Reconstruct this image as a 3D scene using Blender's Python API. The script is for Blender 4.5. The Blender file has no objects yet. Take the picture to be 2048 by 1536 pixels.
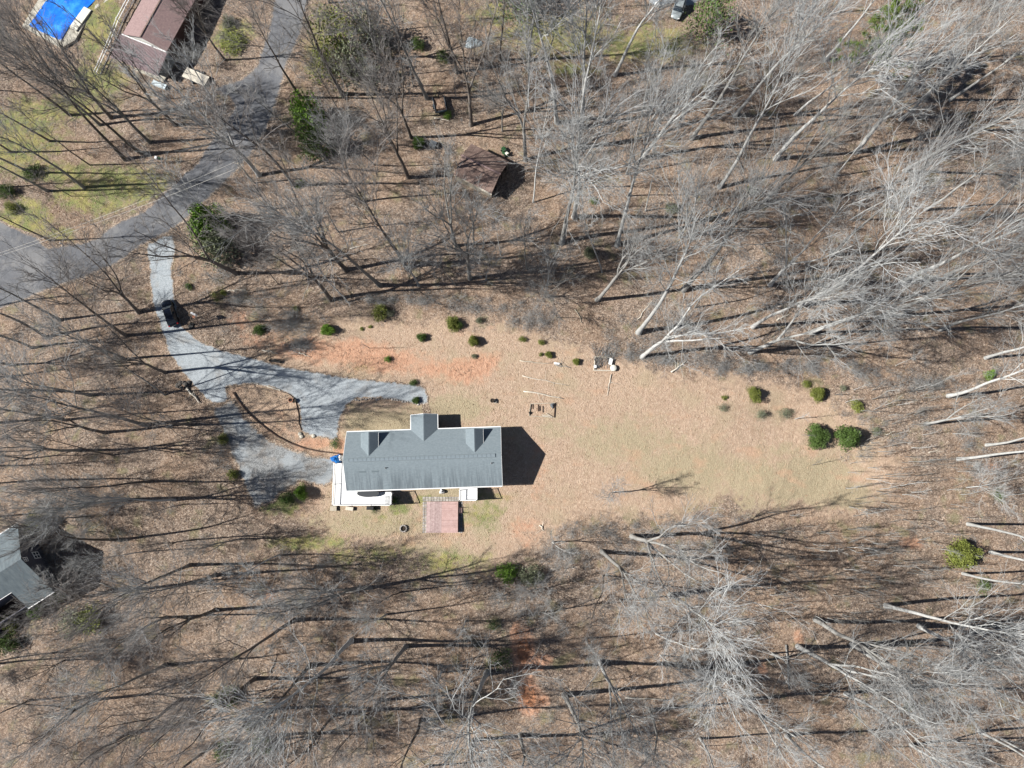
import bpy, math, random
import numpy as np
from mathutils import Vector, Matrix, Quaternion
from mathutils.geometry import delaunay_2d_cdt
R = math.radians
scene = bpy.context.scene
col = scene.collection

# ------------------------------------------------------------------ camera, sky, sun, exposure
CAM_H, FPX, TILT = 118.0, 1420.0, R(9.3)
cam_d = bpy.data.cameras.new('camera'); cam = bpy.data.objects.new('camera', cam_d); col.objects.link(cam)
cam.location = (0, 0, CAM_H); cam.rotation_euler = (TILT, 0, 0)
cam_d.sensor_width = 36.0; cam_d.lens = FPX * 36.0 / 2048.0
cam_d.clip_start = 1.0; cam_d.clip_end = 3000.0
scene.camera = cam
SUN_EL, SUN_AZ = R(40.0), R(4.5)
sd = Vector((math.cos(SUN_AZ) * math.cos(SUN_EL), math.sin(SUN_AZ) * math.cos(SUN_EL), -math.sin(SUN_EL)))
sun_d = bpy.data.lights.new('sun', 'SUN'); sun_d.energy = 5.0; sun_d.angle = R(0.5); sun_d.color = (1.0, 0.97, 0.92)
sun = bpy.data.objects.new('sun', sun_d); col.objects.link(sun); sun.location = (-60, 0, 90)
sun.rotation_euler = sd.to_track_quat('-Z', 'Y').to_euler()
world = bpy.data.worlds.new('World'); scene.world = world; world.use_nodes = True
wn = world.node_tree.nodes; wl = world.node_tree.links
sky = wn.new('ShaderNodeTexSky'); sky.sky_type = 'NISHITA'; sky.sun_disc = False
sky.air_density = .6; sky.dust_density = .2; sky.altitude = 300; sky.sun_elevation = SUN_EL; sky.sun_rotation = math.atan2(-sd.x, -sd.y)
wl.new(sky.outputs[0], wn['Background'].inputs[0]); wn['Background'].inputs[1].default_value = 0.05
vs = scene.view_settings; vs.view_transform = 'Standard'; vs.look = 'None'; vs.gamma = 1; vs.use_curve_mapping = False
vs.exposure = 0.80
scene.cycles.max_bounces = 5; scene.cycles.diffuse_bounces = 1

# ------------------------------------------------------------------ helpers: where a pixel of the photo meets the world
ct, st_ = math.cos(TILT), math.sin(TILT)
def px(u, v, z=0.0):
    x = (u - 1024) / FPX; y = (768 - v) / FPX
    Y = y * ct + st_; Z = y * st_ - ct
    s = (z - CAM_H) / Z
    return x * s, Y * s
def to_px(x, y, z):
    dx, dy, dz = x, y, z - CAM_H
    yc = dy * ct + dz * st_; zc = -dy * st_ + dz * ct
    return 1024 + FPX * dx / -zc, 768 - FPX * yc / -zc
HZ_Y = [-900, -60, -20, -4, -0.3, 2.3, 11.0, 13.0, 900]
HZ_Z = [-5.0, -4.6, -3.2, -2.6, -2.3, -1.4, -0.15, 0.0, 0.0]
def tz(x, y):
    x = np.asarray(x, float); y = np.asarray(y, float)
    z = np.interp(y, HZ_Y, HZ_Z)
    far = np.clip((np.hypot(x + 12, y - 8) - 32) / 25, 0, 1)
    z = z * np.clip((x + 74) / 24, 0, 1)
    n = 0.35 * np.sin(x * .083 + 1.3) * np.sin(y * .071 + .4) + 0.22 * np.sin(x * .19 + y * .11) + 0.12 * np.sin(x * .31 - y * .37 + 2)
    fade = np.clip((150 - np.maximum(abs(x), abs(y))) / 25, 0, 1)
    gx, gy = GULLY
    g = np.exp(-((x - gx - .12 * (y - gy)) / 2.2) ** 2 - ((y - gy) / 9.5) ** 2)
    return z + n * far * fade - 1.3 * g
GULLY = px(1052, 1345, -3.8)
def tzf(x, y): return float(tz(x, y))
def gp(u, v):
    z = 0.0
    for _ in range(8):
        x, y = px(u, v, z); z = tzf(x, y)
    return x, y, z
def gpz(u, v): x, y, z = gp(u, v); return Vector((x, y, z))

# ------------------------------------------------------------------ helpers: meshes
class MB:
    def __init__(s): s.v = []; s.f = []
    def add(s, vs, fs):
        o = len(s.v); s.v += [tuple(p) for p in vs]; s.f += [tuple(i + o for i in f) for f in fs]; return s
    def box(s, a, b, rz=0.0, c=None):
        x0, y0, z0 = a; x1, y1, z1 = b
        vs = [(x0, y0, z0), (x1, y0, z0), (x1, y1, z0), (x0, y1, z0), (x0, y0, z1), (x1, y0, z1), (x1, y1, z1), (x0, y1, z1)]
        if rz:
            cx, cy = c or ((x0 + x1) / 2, (y0 + y1) / 2); C, S = math.cos(rz), math.sin(rz)
            vs = [(cx + (x - cx) * C - (y - cy) * S, cy + (x - cx) * S + (y - cy) * C, z) for x, y, z in vs]
        return s.add(vs, [(0, 3, 2, 1), (4, 5, 6, 7), (0, 1, 5, 4), (1, 2, 6, 5), (2, 3, 7, 6), (3, 0, 4, 7)])
    def beam(s, p, q, w, h):
        p = Vector(p); q = Vector(q); d = (q - p)
        if d.length < 1e-6: return s
        d.normalize(); up = Vector((0, 0, 1)) if abs(d.z) < .95 else Vector((1, 0, 0))
        a = d.cross(up).normalized() * (w / 2); b = a.cross(d).normalized() * (h / 2)
        vs = [p - a - b, p + a - b, p + a + b, p - a + b, q - a - b, q + a - b, q + a + b, q - a + b]
        return s.add(vs, [(0, 3, 2, 1), (4, 5, 6, 7), (0, 1, 5, 4), (1, 2, 6, 5), (2, 3, 7, 6), (3, 0, 4, 7)])
    def tube(s, pts, rad, n=8, cap=True):
        pts = [Vector(p) for p in pts]
        if not isinstance(rad, (list, tuple)): rad = [rad] * len(pts)
        rings = []
        for i, p in enumerate(pts):
            d = (pts[min(i + 1, len(pts) - 1)] - pts[max(i - 1, 0)]).normalized()
            up = Vector((0, 0, 1)) if abs(d.z) < .9 else Vector((1, 0, 0))
            a = d.cross(up).normalized(); b = a.cross(d)
            rings.append([p + (a * math.cos(6.2832 * k / n) + b * math.sin(6.2832 * k / n)) * rad[i] for k in range(n)])
        vs = [q for r in rings for q in r]; fs = []
        for i in range(len(pts) - 1):
            for k in range(n):
                k2 = (k + 1) % n; fs.append((i * n + k, i * n + k2, (i + 1) * n + k2, (i + 1) * n + k))
        if cap: fs += [tuple(range(n))[::-1], tuple((len(pts) - 1) * n + k for k in range(n))]
        return s.add(vs, fs)
    def lathe(s, prof, n=16, c=(0, 0, 0)):
        vs = []; fs = []
        for r, z in prof:
            vs += [(c[0] + r * math.cos(6.2832 * k / n), c[1] + r * math.sin(6.2832 * k / n), c[2] + z) for k in range(n)]
        for i in range(len(prof) - 1):
            for k in range(n):
                k2 = (k + 1) % n; fs.append((i * n + k, i * n + k2, (i + 1) * n + k2, (i + 1) * n + k))
        if prof[0][0] > 1e-4: fs.append(tuple(range(n))[::-1])
        if prof[-1][0] > 1e-4: fs.append(tuple((len(prof) - 1) * n + k for k in range(n)))
        return s.add(vs, fs)
    def slab(s, quad, t):
        """a polygon given by its top corners, made t thick straight down"""
        q = [Vector(p) for p in quad]; n = len(q); b = [p - Vector((0, 0, t)) for p in q]
        fs = [tuple(range(n)), tuple(range(2 * n - 1, n - 1, -1))]
        for i in range(n):
            j = (i + 1) % n; fs.append((i, i + n, j + n, j))
        return s.add(q + b, fs)
    def build(s, name, mat, parent=None, smooth=False, bevel=0.0):
        me = bpy.data.meshes.new(name); me.from_pydata(s.v, [], s.f); me.update()
        if smooth: me.polygons.foreach_set('use_smooth', [True] * len(me.polygons))
        me.materials.append(mat)
        o = bpy.data.objects.new(name, me); col.objects.link(o)
        if parent: o.parent = parent
        if bevel:
            m = o.modifiers.new('bevel', 'BEVEL'); m.width = bevel; m.segments = 2; m.limit_method = 'ANGLE'
        return o
def tag(o, label=None, cat=None, group=None, kind=None):
    if label: o['label'] = label
    if cat: o['category'] = cat
    if group: o['group'] = group
    if kind: o['kind'] = kind
    return o
def empty(name, loc, rz=0.0):
    o = bpy.data.objects.new(name, None); col.objects.link(o); o.location = loc; o.rotation_euler = (0, 0, rz)
    o.empty_display_size = .3; return o
def np_mesh(name, V, F, mat, smooth=False):
    """V (n,3) array, F list of (m,k) integer arrays"""
    me = bpy.data.meshes.new(name); V = np.asarray(V, np.float32)
    me.vertices.add(len(V)); me.vertices.foreach_set('co', V.ravel())
    loops = np.concatenate([f.ravel() for f in F]); tot = np.concatenate([np.full(len(f), f.shape[1]) for f in F])
    start = np.concatenate([[0], np.cumsum(tot)[:-1]])
    me.loops.add(len(loops)); me.loops.foreach_set('vertex_index', loops.astype(np.int32))
    me.polygons.add(len(tot)); me.polygons.foreach_set('loop_start', start.astype(np.int32)); me.polygons.foreach_set('loop_total', tot.astype(np.int32))
    if smooth: me.polygons.foreach_set('use_smooth', np.ones(len(tot), bool))
    me.update(calc_edges=True); me.materials.append(mat)
    return me

# ------------------------------------------------------------------ materials
def mat(name, base, rough=.8, metal=0.0, spec=.3):
    m = bpy.data.materials.new(name); m.use_nodes = True; b = m.node_tree.nodes['Principled BSDF']
    b.inputs['Base Color'].default_value = (*base, 1); b.inputs['Roughness'].default_value = rough
    b.inputs['Metallic'].default_value = metal; b.inputs['Specular IOR Level'].default_value = spec
    return m
class NT:
    def __init__(s, m): s.m = m; s.t = m.node_tree; s.b = s.t.nodes['Principled BSDF']; s._c = None
    def n(s, typ, **kw):
        nd = s.t.nodes.new(typ)
        for k, v in kw.items(): setattr(nd, k, v)
        return nd
    def l(s, a, b): s.t.links.new(a, b)
    def co(s):
        if s._c is None: s._c = s.n('ShaderNodeTexCoord').outputs['Object']
        return s._c
    def mapp(s, scale=(1, 1, 1), rot=(0, 0, 0)):
        mp = s.n('ShaderNodeMapping'); mp.inputs['Scale'].default_value = scale; mp.inputs['Rotation'].default_value = rot
        s.l(s.co(), mp.inputs[0]); return mp.outputs[0]
    def noise(s, scale, detail=3, rough=.55, vec=None, dist=0):
        nd = s.n('ShaderNodeTexNoise'); nd.inputs['Scale'].default_value = scale; nd.inputs['Detail'].default_value = detail
        nd.inputs['Roughness'].default_value = rough; nd.inputs['Distortion'].default_value = dist
        s.l(vec or s.co(), nd.inputs['Vector']); return nd.outputs['Fac']
    def voro(s, scale, vec=None, out='Color'):
        nd = s.n('ShaderNodeTexVoronoi'); nd.inputs['Scale'].default_value = scale
        s.l(vec or s.co(), nd.inputs['Vector']); return nd.outputs[out]
    def ramp(s, fac, stops, interp='LINEAR'):
        r = s.n('ShaderNodeValToRGB'); r.color_ramp.interpolation = interp; e = r.color_ramp.elements
        while len(e) < len(stops): e.new(.5)
        for i, (p, c) in enumerate(stops): e[i].position = p; e[i].color = (*c, 1) if len(c) == 3 else c
        s.l(fac, r.inputs[0]); return r.outputs[0]
    def mix(s, fac, a, b, mode='MIX'):
        m = s.n('ShaderNodeMix', data_type='RGBA', blend_type=mode)
        for i, x in ((0, fac), (6, a), (7, b)):
            if hasattr(x, 'links') or hasattr(x, 'is_linked'): s.l(x, m.inputs[i])
            else: m.inputs[i].default_value = x if i == 0 else (*x, 1)
        return m.outputs[2]
    def math(s, op, a, b=None, clamp=False):
        m = s.n('ShaderNodeMath', operation=op, use_clamp=clamp)
        for i, x in ((0, a), (1, b)):
            if x is None: continue
            if hasattr(x, 'is_linked'): s.l(x, m.inputs[i])
            else: m.inputs[i].default_value = x
        return m.outputs[0]
    def step(s, x, lo, hi):
        m = s.n('ShaderNodeMapRange', interpolation_type='SMOOTHSTEP'); s.l(x, m.inputs[0])
        m.inputs[1].default_value = lo; m.inputs[2].default_value = hi; return m.outputs[0]
    def color(s, c): s.l(c, s.b.inputs['Base Color'])
    def bump(s, h, strength=.4, dist=.05):
        b = s.n('ShaderNodeBump'); b.inputs['Strength'].default_value = strength; b.inputs['Distance'].default_value = dist
        s.l(h, b.inputs['Height']); s.l(b.outputs[0], s.b.inputs['Normal'])
    def rnd(s): return s.n('ShaderNodeObjectInfo').outputs['Random']

def ground_material():
    m = mat('ground_mat', (.3, .2, .13), .95, spec=.1); t = NT(m)
    at = t.n('ShaderNodeAttribute', attribute_name='zone'); sep = t.n('ShaderNodeSeparateColor'); t.l(at.outputs['Color'], sep.inputs[0])
    warp = t.noise(.9, 4, .65); warp2 = t.noise(.25, 3)
    wob = t.math('ADD', t.math('MULTIPLY', t.math('SUBTRACT', warp, .5), .9), t.math('MULTIPLY', t.math('SUBTRACT', warp2, .5), .7))
    def zone(o, lo, hi): return t.step(t.math('ADD', o, wob), lo, hi)
    # leaf litter
    leaf = t.n('ShaderNodeSeparateColor'); t.l(t.voro(7.5), leaf.inputs[0])
    leaf2 = t.n('ShaderNodeSeparateColor'); t.l(t.voro(3.6), leaf2.inputs[0])
    base = t.ramp(leaf.outputs[0], [(0, (.055, .043, .038)), (.3, (.14, .107, .088)), (.6, (.25, .19, .148)), (.86, (.38, .298, .238)), (1, (.60, .52, .44))])
    base2 = t.ramp(leaf2.outputs[1], [(0, (.085, .064, .05)), (.5, (.22, .163, .122)), (1, (.42, .325, .245))])
    lit = t.mix(.42, base, base2)
    big = t.noise(.11, 4, .6); mid = t.noise(.6, 4, .6)
    lit = t.mix(t.step(big, .42, .62), lit, t.mix(.22, lit, (.38, .235, .14)))
    lit = t.mix(t.step(mid, .52, .75), lit, t.mix(.65, lit, (.10, .085, .07)))
    lit = t.mix(t.math('MULTIPLY', t.step(t.noise(.33, 3), .55, .72), .55), lit, (.20, .19, .10))
    # clearing: thin dry grass over pale leaves
    dry = t.ramp(leaf.outputs[1], [(0, (.225, .155, .11)), (.35, (.365, .258, .185)), (.75, (.47, .35, .255)), (1, (.62, .505, .40))])
    dry = t.mix(.62, dry, t.ramp(t.noise(2.2, 4, .7), [(.3, (.33, .235, .17)), (.7, (.485, .358, .265))]))
    tone = t.noise(.16, 4, .6)
    green = t.ramp(t.noise(4.5, 4, .75), [(.25, (.235, .195, .12)), (.5, (.345, .29, .19)), (.78, (.475, .405, .28))])
    dry = t.mix(t.math('MULTIPLY', t.step(t.noise(.75, 5, .7), .5, .68), .45), dry, (.27, .19, .125))
    dry = t.mix(t.math('MULTIPLY', t.step(t.noise(1.9, 4, .7), .54, .7), .5), dry, (.58, .46, .34))
    dry = t.mix(t.math('MULTIPLY', t.step(tone, .46, .66), .45), dry, green)
    dry = t.mix(t.math('MULTIPLY', zone(at.outputs['Alpha'], .3, .75), .85), dry, green)
    dry = t.mix(t.math('MULTIPLY', t.step(t.noise(.23, 3, .5, vec=t.mapp((1, 1.7, 1), (0, 0, .4))), .56, .72), .5), dry, (.46, .285, .19))
    c = t.mix(zone(sep.outputs[0], .35, .65), lit, dry)
    clay = t.ramp(t.noise(1.6, 5, .7), [(.25, (.30, .12, .06)), (.5, (.47, .21, .11)), (.8, (.58, .33, .20))])
    pink = t.ramp(t.noise(1.6, 5, .7), [(.25, (.38, .21, .135)), (.5, (.50, .30, .205)), (.8, (.59, .40, .295))])
    clay = t.mix(t.step(sep.outputs[1], .92, 1.1), t.mix(.25, pink, clay), clay)
    pit = t.math('MULTIPLY', t.step(t.noise(1.5, 4, .7), .5, .6), t.step(sep.outputs[1], .6, 1.0)); clay = t.mix(t.math('MULTIPLY', pit, .75), clay, (.11, .065, .045))
    c = t.mix(zone(sep.outputs[1], .36, .8), c, t.mix(.12, clay, c))
    gr = t.mix(t.step(t.noise(.35, 4, .6), .42, .6), t.ramp(t.noise(5, 4, .75), [(.25, (.10, .12, .05)), (.5, (.20, .215, .09)), (.75, (.34, .33, .16))]), t.ramp(t.noise(6, 4, .75), [(.25, (.17, .16, .06)), (.5, (.31, .28, .11)), (.75, (.44, .39, .19))]))
    gr = t.mix(t.math('MULTIPLY', t.step(t.noise(1.1, 4, .7), .48, .62), .6), gr, lit)
    c = t.mix(zone(sep.outputs[2], .22, .6), c, gr)
    t.color(c)
    t.bump(t.math('ADD', t.voro(7.5, out='Distance'), t.math('MULTIPLY', t.noise(1.2, 4), 1.5)), .7, .12)
    return m
def noisy(name, stops, scale=2.0, detail=4, rough=.85, spec=.25, vec_scale=None, bump=0.0, bscale=None, metal=0.0, objrand=0.0, rot=(0, 0, 0)):
    m = mat(name, stops[0][1], rough, metal, spec); t = NT(m)
    vec = t.mapp(vec_scale, rot) if vec_scale else None
    c = t.ramp(t.noise(scale, detail, .62, vec=vec), stops)
    if objrand:
        k = t.n('ShaderNodeHueSaturation'); t.l(c, k.inputs['Color'])
        mr = t.n('ShaderNodeMapRange'); t.l(t.rnd(), mr.inputs[0]); mr.inputs[3].default_value = 1 - objrand; mr.inputs[4].default_value = 1 + objrand
        t.l(mr.outputs[0], k.inputs['Value']); c = k.outputs[0]
    t.color(c)
    if bump: t.bump(t.noise(bscale or scale * 3, 4), bump, .03)
    return m
def litter_edge(t, c, w, amt=1.0):
    at = t.n('ShaderNodeAttribute', attribute_name='edge'); n = t.math('ADD', t.math('MULTIPLY', t.noise(1.3, 5, .7), 1.6), t.math('MULTIPLY', t.noise(7, 2, .6), .7))
    k = t.step(t.math('ADD', t.math('DIVIDE', at.outputs['Fac'], w), t.math('SUBTRACT', n, 1.15)), .15, .75)
    lf = t.n('ShaderNodeSeparateColor'); t.l(t.voro(7.5), lf.inputs[0])
    lit = t.ramp(lf.outputs[0], [(0, (.08, .06, .048)), (.4, (.20, .15, .11)), (.8, (.36, .275, .205)), (1, (.5, .42, .34))])
    return t.mix(k, lit, c)
def gravel_material():
    m = mat('gravel_mat', (.4, .42, .45), .95, spec=.1); t = NT(m)
    st = t.n('ShaderNodeSeparateColor'); t.l(t.voro(11), st.inputs[0])
    c = t.ramp(st.outputs[0], [(0, (.235, .26, .275)), (.5, (.31, .34, .362)), (1, (.41, .44, .46))])
    c = t.mix(t.step(t.noise(.35, 5, .65), .5, .72), c, t.mix(.4, c, (.28, .25, .215)))
    c = t.mix(t.math('MULTIPLY', t.step(t.noise(.8, 4, .6), .55, .7), .5), c, (.38, .42, .45))
    lf = t.voro(4.5, out='Distance'); c = t.mix(t.math('MULTIPLY', t.math('LESS_THAN', lf, .10), t.step(t.noise(.2, 2), .48, .6)), c, (.30, .20, .13))
    c = litter_edge(t, c, .55)
    t.color(c); t.bump(t.voro(11, out='Distance'), .6, .04); return m
def dirt_gravel_material():
    m = mat('worn_gravel_mat', (.3, .3, .3), .95, spec=.1); t = NT(m)
    st = t.n('ShaderNodeSeparateColor'); t.l(t.voro(10), st.inputs[0])
    c = t.ramp(st.outputs[0], [(0, (.13, .135, .135)), (.5, (.215, .22, .22)), (1, (.33, .335, .335))])
    c = t.mix(t.step(t.noise(.5, 5, .65), .45, .7), c, t.mix(.55, c, (.23, .19, .155)))
    c = t.mix(t.math('MULTIPLY', t.step(t.noise(.28, 4), .5, .62), .6), c, (.32, .35, .37))
    c = litter_edge(t, c, .85)
    t.color(c); t.bump(t.voro(10, out='Distance'), .6, .04); return m
def asphalt_material():
    m = mat('asphalt_mat', (.1, .1, .11), .9, spec=.2); t = NT(m)
    c = t.ramp(t.noise(1.1, 6, .7), [(.25, (.09, .094, .104)), (.55, (.125, .13, .142)), (.8, (.185, .19, .202))])
    c = t.mix(t.step(t.noise(9, 3, .7), .5, .75), c, (.24, .235, .23))
    lf = t.voro(3.3, out='Distance'); c = t.mix(t.math('MULTIPLY', t.math('LESS_THAN', lf, .12), t.step(t.noise(.25, 3), .45, .6)), c, (.32, .22, .14))
    ck = t.n('ShaderNodeTexVoronoi', feature='DISTANCE_TO_EDGE'); ck.inputs['Scale'].default_value = .22; t.l(t.co(), ck.inputs['Vector'])
    c = t.mix(t.math('MULTIPLY', t.math('LESS_THAN', ck.outputs[0], .006), .6), c, (.05, .05, .05))
    pt = t.noise(.16, 5, .7); c = t.mix(t.math('MULTIPLY', t.step(pt, .5, .6), .45), c, (.25, .245, .24))
    c = litter_edge(t, c, .8)
    t.color(c); return m
def shingle_material(name, stops, streak=(.10, .12, .135), amt=.55):
    m = mat(name, stops[0][1], .95, spec=.15); t = NT(m)
    c = t.ramp(t.noise(3.5, 5, .7), stops)
    tb = t.n('ShaderNodeSeparateColor'); t.l(t.voro(1.0, vec=t.mapp((3.2, 7.0, 7.0))), tb.inputs[0])
    c = t.mix(.28, c, t.ramp(tb.outputs[0], [(0, stops[0][1]), (1, stops[-1][1])]))
    # rain streaks run down the slope: long in y, narrow in x; stronger towards the south eave (stain pattern)
    sv = t.noise(1.0, 4, .6, vec=t.mapp((2.6, .16, .16)))
    sp = t.n('ShaderNodeSeparateXYZ'); t.l(t.co(), sp.inputs[0])
    south = t.step(t.math('MULTIPLY', sp.outputs[1], -1.0), .3, 4.0)
    c = t.mix(t.math('MULTIPLY', t.math('MULTIPLY', t.step(sv, .35, .68), south), .85), c, streak)
    t.color(c); return m
M = {}
M['ground'] = ground_material(); M['gravel'] = gravel_material(); M['worn_gravel'] = dirt_gravel_material(); M['asphalt'] = asphalt_material()
M['white'] = mat('white_paint', (.80, .80, .79), .6)
M['white2'] = noisy('white_vinyl', [(.3, (.74, .74, .73)), (.7, (.82, .82, .81))], 1.5)
M['shingle'] = shingle_material('grey_shingle', [(.25, (.15, .185, .205)), (.5, (.185, .222, .242)), (.78, (.235, .272, .292))])
M['shingle_dark'] = mat('stained_shingle', (.13, .16, .175), .95)
M['vent'] = noisy('vent_shingle', [(.3, (.175, .215, .24)), (.7, (.225, .265, .29))], 5)
M['line'] = mat('dark_seam', (.125, .15, .165), .9)
M['siding'] = noisy('pale_siding', [(.3, (.60, .60, .57)), (.7, (.68, .68, .65))], 1.5)
M['siding_dark'] = noisy('slate_siding', [(.3, (.085, .085, .105)), (.7, (.115, .115, .14))], 2.0)
M['concrete'] = noisy('concrete', [(.25, (.36, .33, .27)), (.5, (.46, .43, .36)), (.8, (.56, .53, .45))], 1.6, 5)
M['glass'] = mat('window_glass', (.03, .04, .05), .08, spec=.6)
M['deckwhite'] = noisy('white_deck_boards', [(.3, (.80, .80, .79)), (.7, (.86, .86, .85))], 2)
M['redwood'] = noisy('red_stained_wood', [(.25, (.38, .25, .225)), (.5, (.46, .31, .285)), (.8, (.52, .37, .345))], 1.3, 5, vec_scale=(1.6, 1.6, 1.6), objrand=.10)
M['redwood2'] = noisy('red_wood_worn', [(.3, (.33, .235, .225)), (.7, (.50, .38, .36))], 3, 5, objrand=.14)
M['timber_dark'] = noisy('dark_timber', [(.3, (.05, .032, .025)), (.7, (.10, .065, .05))], 4)
M['timber'] = noisy('weathered_timber', [(.3, (.30, .26, .20)), (.7, (.46, .41, .33))], 4, objrand=.15)
M['timber_pale'] = noisy('bleached_timber', [(.3, (.50, .45, .37)), (.7, (.66, .61, .52))], 4, objrand=.1)
M['mauve'] = noisy('mauve_shingle', [(.25, (.23, .16, .155)), (.55, (.30, .21, .20)), (.8, (.36, .265, .25))], 2.6, 6)
M['mauve_metal'] = noisy('mauve_metal', [(.25, (.22, .165, .18)), (.5, (.31, .235, .24)), (.8, (.37, .29, .285))], .9, 5, rough=.6)
M['rust'] = noisy('rusty_roof', [(.25, (.15, .10, .085)), (.55, (.22, .155, .13)), (.8, (.32, .24, .20))], 1.2, 6)
M['black'] = mat('black_plastic', (.02, .02, .02), .5)
M['rubber'] = mat('rubber', (.018, .018, .018), .8)
M['carblack'] = mat('black_car_paint', (.006, .008, .014), .13, spec=.6)
M['carsilver'] = mat('silver_car_paint', (.34, .38, .39), .3, .3, .5)
M['chrome'] = mat('chrome', (.6, .6, .6), .2, 1.0)
M['red_lens'] = mat('red_lens', (.4, .02, .02), .25)
M['clear_lens'] = mat('clear_lens', (.7, .7, .7), .15)
M['tarpblue'] = noisy('blue_tarp', [(.3, (.004, .075, .46)), (.5, (.01, .17, .72)), (.7, (.06, .36, .88))], .35, 6, rough=.45, bump=.5, bscale=2.0)
M['tarpblue2'] = noisy('blue_tarpaulin', [(.3, (.01, .08, .30)), (.7, (.02, .20, .55))], 2.5, rough=.45)
M['paleblue'] = noisy('pale_blue_plastic', [(.3, (.42, .50, .54)), (.7, (.60, .66, .68))], 3)
M['metal'] = mat('grey_metal', (.30, .31, .32), .5, .6)
M['darkmetal'] = mat('dark_metal', (.05, .055, .06), .6, .3)
M['terracotta'] = noisy('terracotta', [(.3, (.36, .15, .09)), (.7, (.50, .25, .16))], 5)
M['soil'] = mat('potting_soil', (.04, .03, .022), .95)
M['green_paint'] = mat('green_paint', (.03, .09, .035), .5)
M['cream'] = mat('cream_plastic', (.66, .64, .56), .5)
M['leaves_dead'] = noisy('dead_leaves', [(.3, (.13, .085, .06)), (.5, (.25, .165, .115)), (.75, (.42, .32, .24))], 7, 5)
M['stone'] = noisy('field_stone', [(.3, (.24, .22, .20)), (.7, (.42, .39, .36))], 3, objrand=.25)
M['wire'] = mat('bare_wire', (.62, .60, .55), .5)
def bark(name, lo, mi, hi, rnd=.22):
    m = mat(name, mi, .95, spec=.1); t = NT(m)
    c = t.ramp(t.noise(.9, 5, .65), [(.28, lo), (.5, mi), (.76, hi)])
    c = t.mix(.35, c, t.ramp(t.noise(5, 3, .7), [(.3, lo), (.7, hi)]))
    k = t.n('ShaderNodeHueSaturation'); t.l(c, k.inputs['Color'])
    mr = t.n('ShaderNodeMapRange'); t.l(t.rnd(), mr.inputs[0]); mr.inputs[3].default_value = 1 - rnd; mr.inputs[4].default_value = 1 + rnd
    t.l(mr.outputs[0], k.inputs['Value']); t.color(k.outputs[0]); return m
M['bark_pale'] = bark('pale_bark', (.26, .26, .245), (.40, .40, .385), (.58, .585, .57))
M['bark_grey'] = bark('grey_bark', (.145, .14, .13), (.22, .215, .20), (.35, .345, .33))
M['bark_dark'] = bark('dark_bark', (.085, .07, .06), (.14, .12, .105), (.24, .215, .19))
M['twig_pale'] = bark('pale_twigs', (.25, .255, .25), (.345, .35, .345), (.46, .465, .46))
M['twig_grey'] = bark('grey_twigs', (.20, .20, .195), (.28, .28, .275), (.37, .37, .365))
M['twig_brown'] = bark('brown_twigs', (.13, .12, .115), (.20, .185, .175), (.29, .275, .26))
def leafmat(name, lo, mi, hi, rnd=.18):
    m = mat(name, mi, .6, spec=.25); t = NT(m)
    c = t.ramp(t.noise(1.7, 5, .75), [(.3, lo), (.52, mi), (.75, hi)])
    k = t.n('ShaderNodeHueSaturation'); t.l(c, k.inputs['Color'])
    mr = t.n('ShaderNodeMapRange'); t.l(t.rnd(), mr.inputs[0]); mr.inputs[3].default_value = 1 - rnd; mr.inputs[4].default_value = 1 + rnd
    t.l(mr.outputs[0], k.inputs['Value']); t.color(k.outputs[0]); return m
M['leaf_deep'] = leafmat('deep_green_leaf', (.05, .085, .02), (.095, .155, .038), (.16, .23, .07))
M['leaf_bright'] = leafmat('bright_green_leaf', (.09, .17, .02), (.16, .28, .04), (.25, .39, .08))
M['leaf_yellow'] = leafmat('yellow_green_leaf', (.105, .13, .028), (.20, .225, .05), (.31, .33, .10))
M['leaf_grey'] = leafmat('grey_green_leaf', (.11, .13, .075), (.19, .21, .13), (.29, .31, .22))

# ------------------------------------------------------------------ polygons traced on the ground (photo pixels -> ground points)
def gpoly(pts): return [gp(u, v)[:2] for u, v in pts]
CLEAR = [(455, 585), (560, 602), (700, 622), (900, 612), (1000, 625), (1080, 650), (1180, 690), (1300, 722), (1450, 742), (1560, 742), (1700, 762), (1850, 800), (1905, 830), (1950, 900),
         (1930, 980), (1935, 1060), (1940, 1150), (1890, 1165), (1800, 1110), (1690, 1090), (1560, 1030), (1450, 1010), (1380, 1035), (1250, 1040), (1120, 1060), (1060, 1110), (1000, 1140),
         (900, 1150), (780, 1120), (640, 1095), (560, 1060), (540, 1010), (440, 900), (380, 780), (340, 640), (380, 560), (420, 540)]
TINT = [(600, 640), (700, 640), (900, 640), (1000, 650), (1080, 668), (1180, 705), (1300, 740), (1450, 755), (1560, 765), (1660, 800), (1740, 850), (1790, 930), (1770, 1000), (1690, 1040), (1560, 1020), (1450, 1000), (1380, 1025), (1250, 1030), (1120, 1050), (1060, 1100), (1000, 1130), (900, 1140), (780, 1105), (660, 1075), (600, 1030), (560, 985), (640, 930), (640, 880), (500, 860), (440, 790), (500, 730)]
ROAD = [(636, -60), (612, 30), (604, 70), (590, 100), (575, 130), (562, 180), (550, 220), (535, 260), (500, 315), (475, 342), (440, 378), (402, 415), (345, 462), (285, 492), (225, 535), (160, 560), (110, 577), (50, 602), (-60, 640),
        (-60, 425), (0, 440), (30, 455), (75, 470), (92, 494), (130, 490), (195, 476), (225, 448), (288, 420), (318, 392), (352, 362), (392, 326), (420, 282), (452, 240), (468, 215), (455, 195), (425, 185), (432, 172), (480, 158), (512, 130), (535, 62), (543, 20), (548, -60)]
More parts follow.
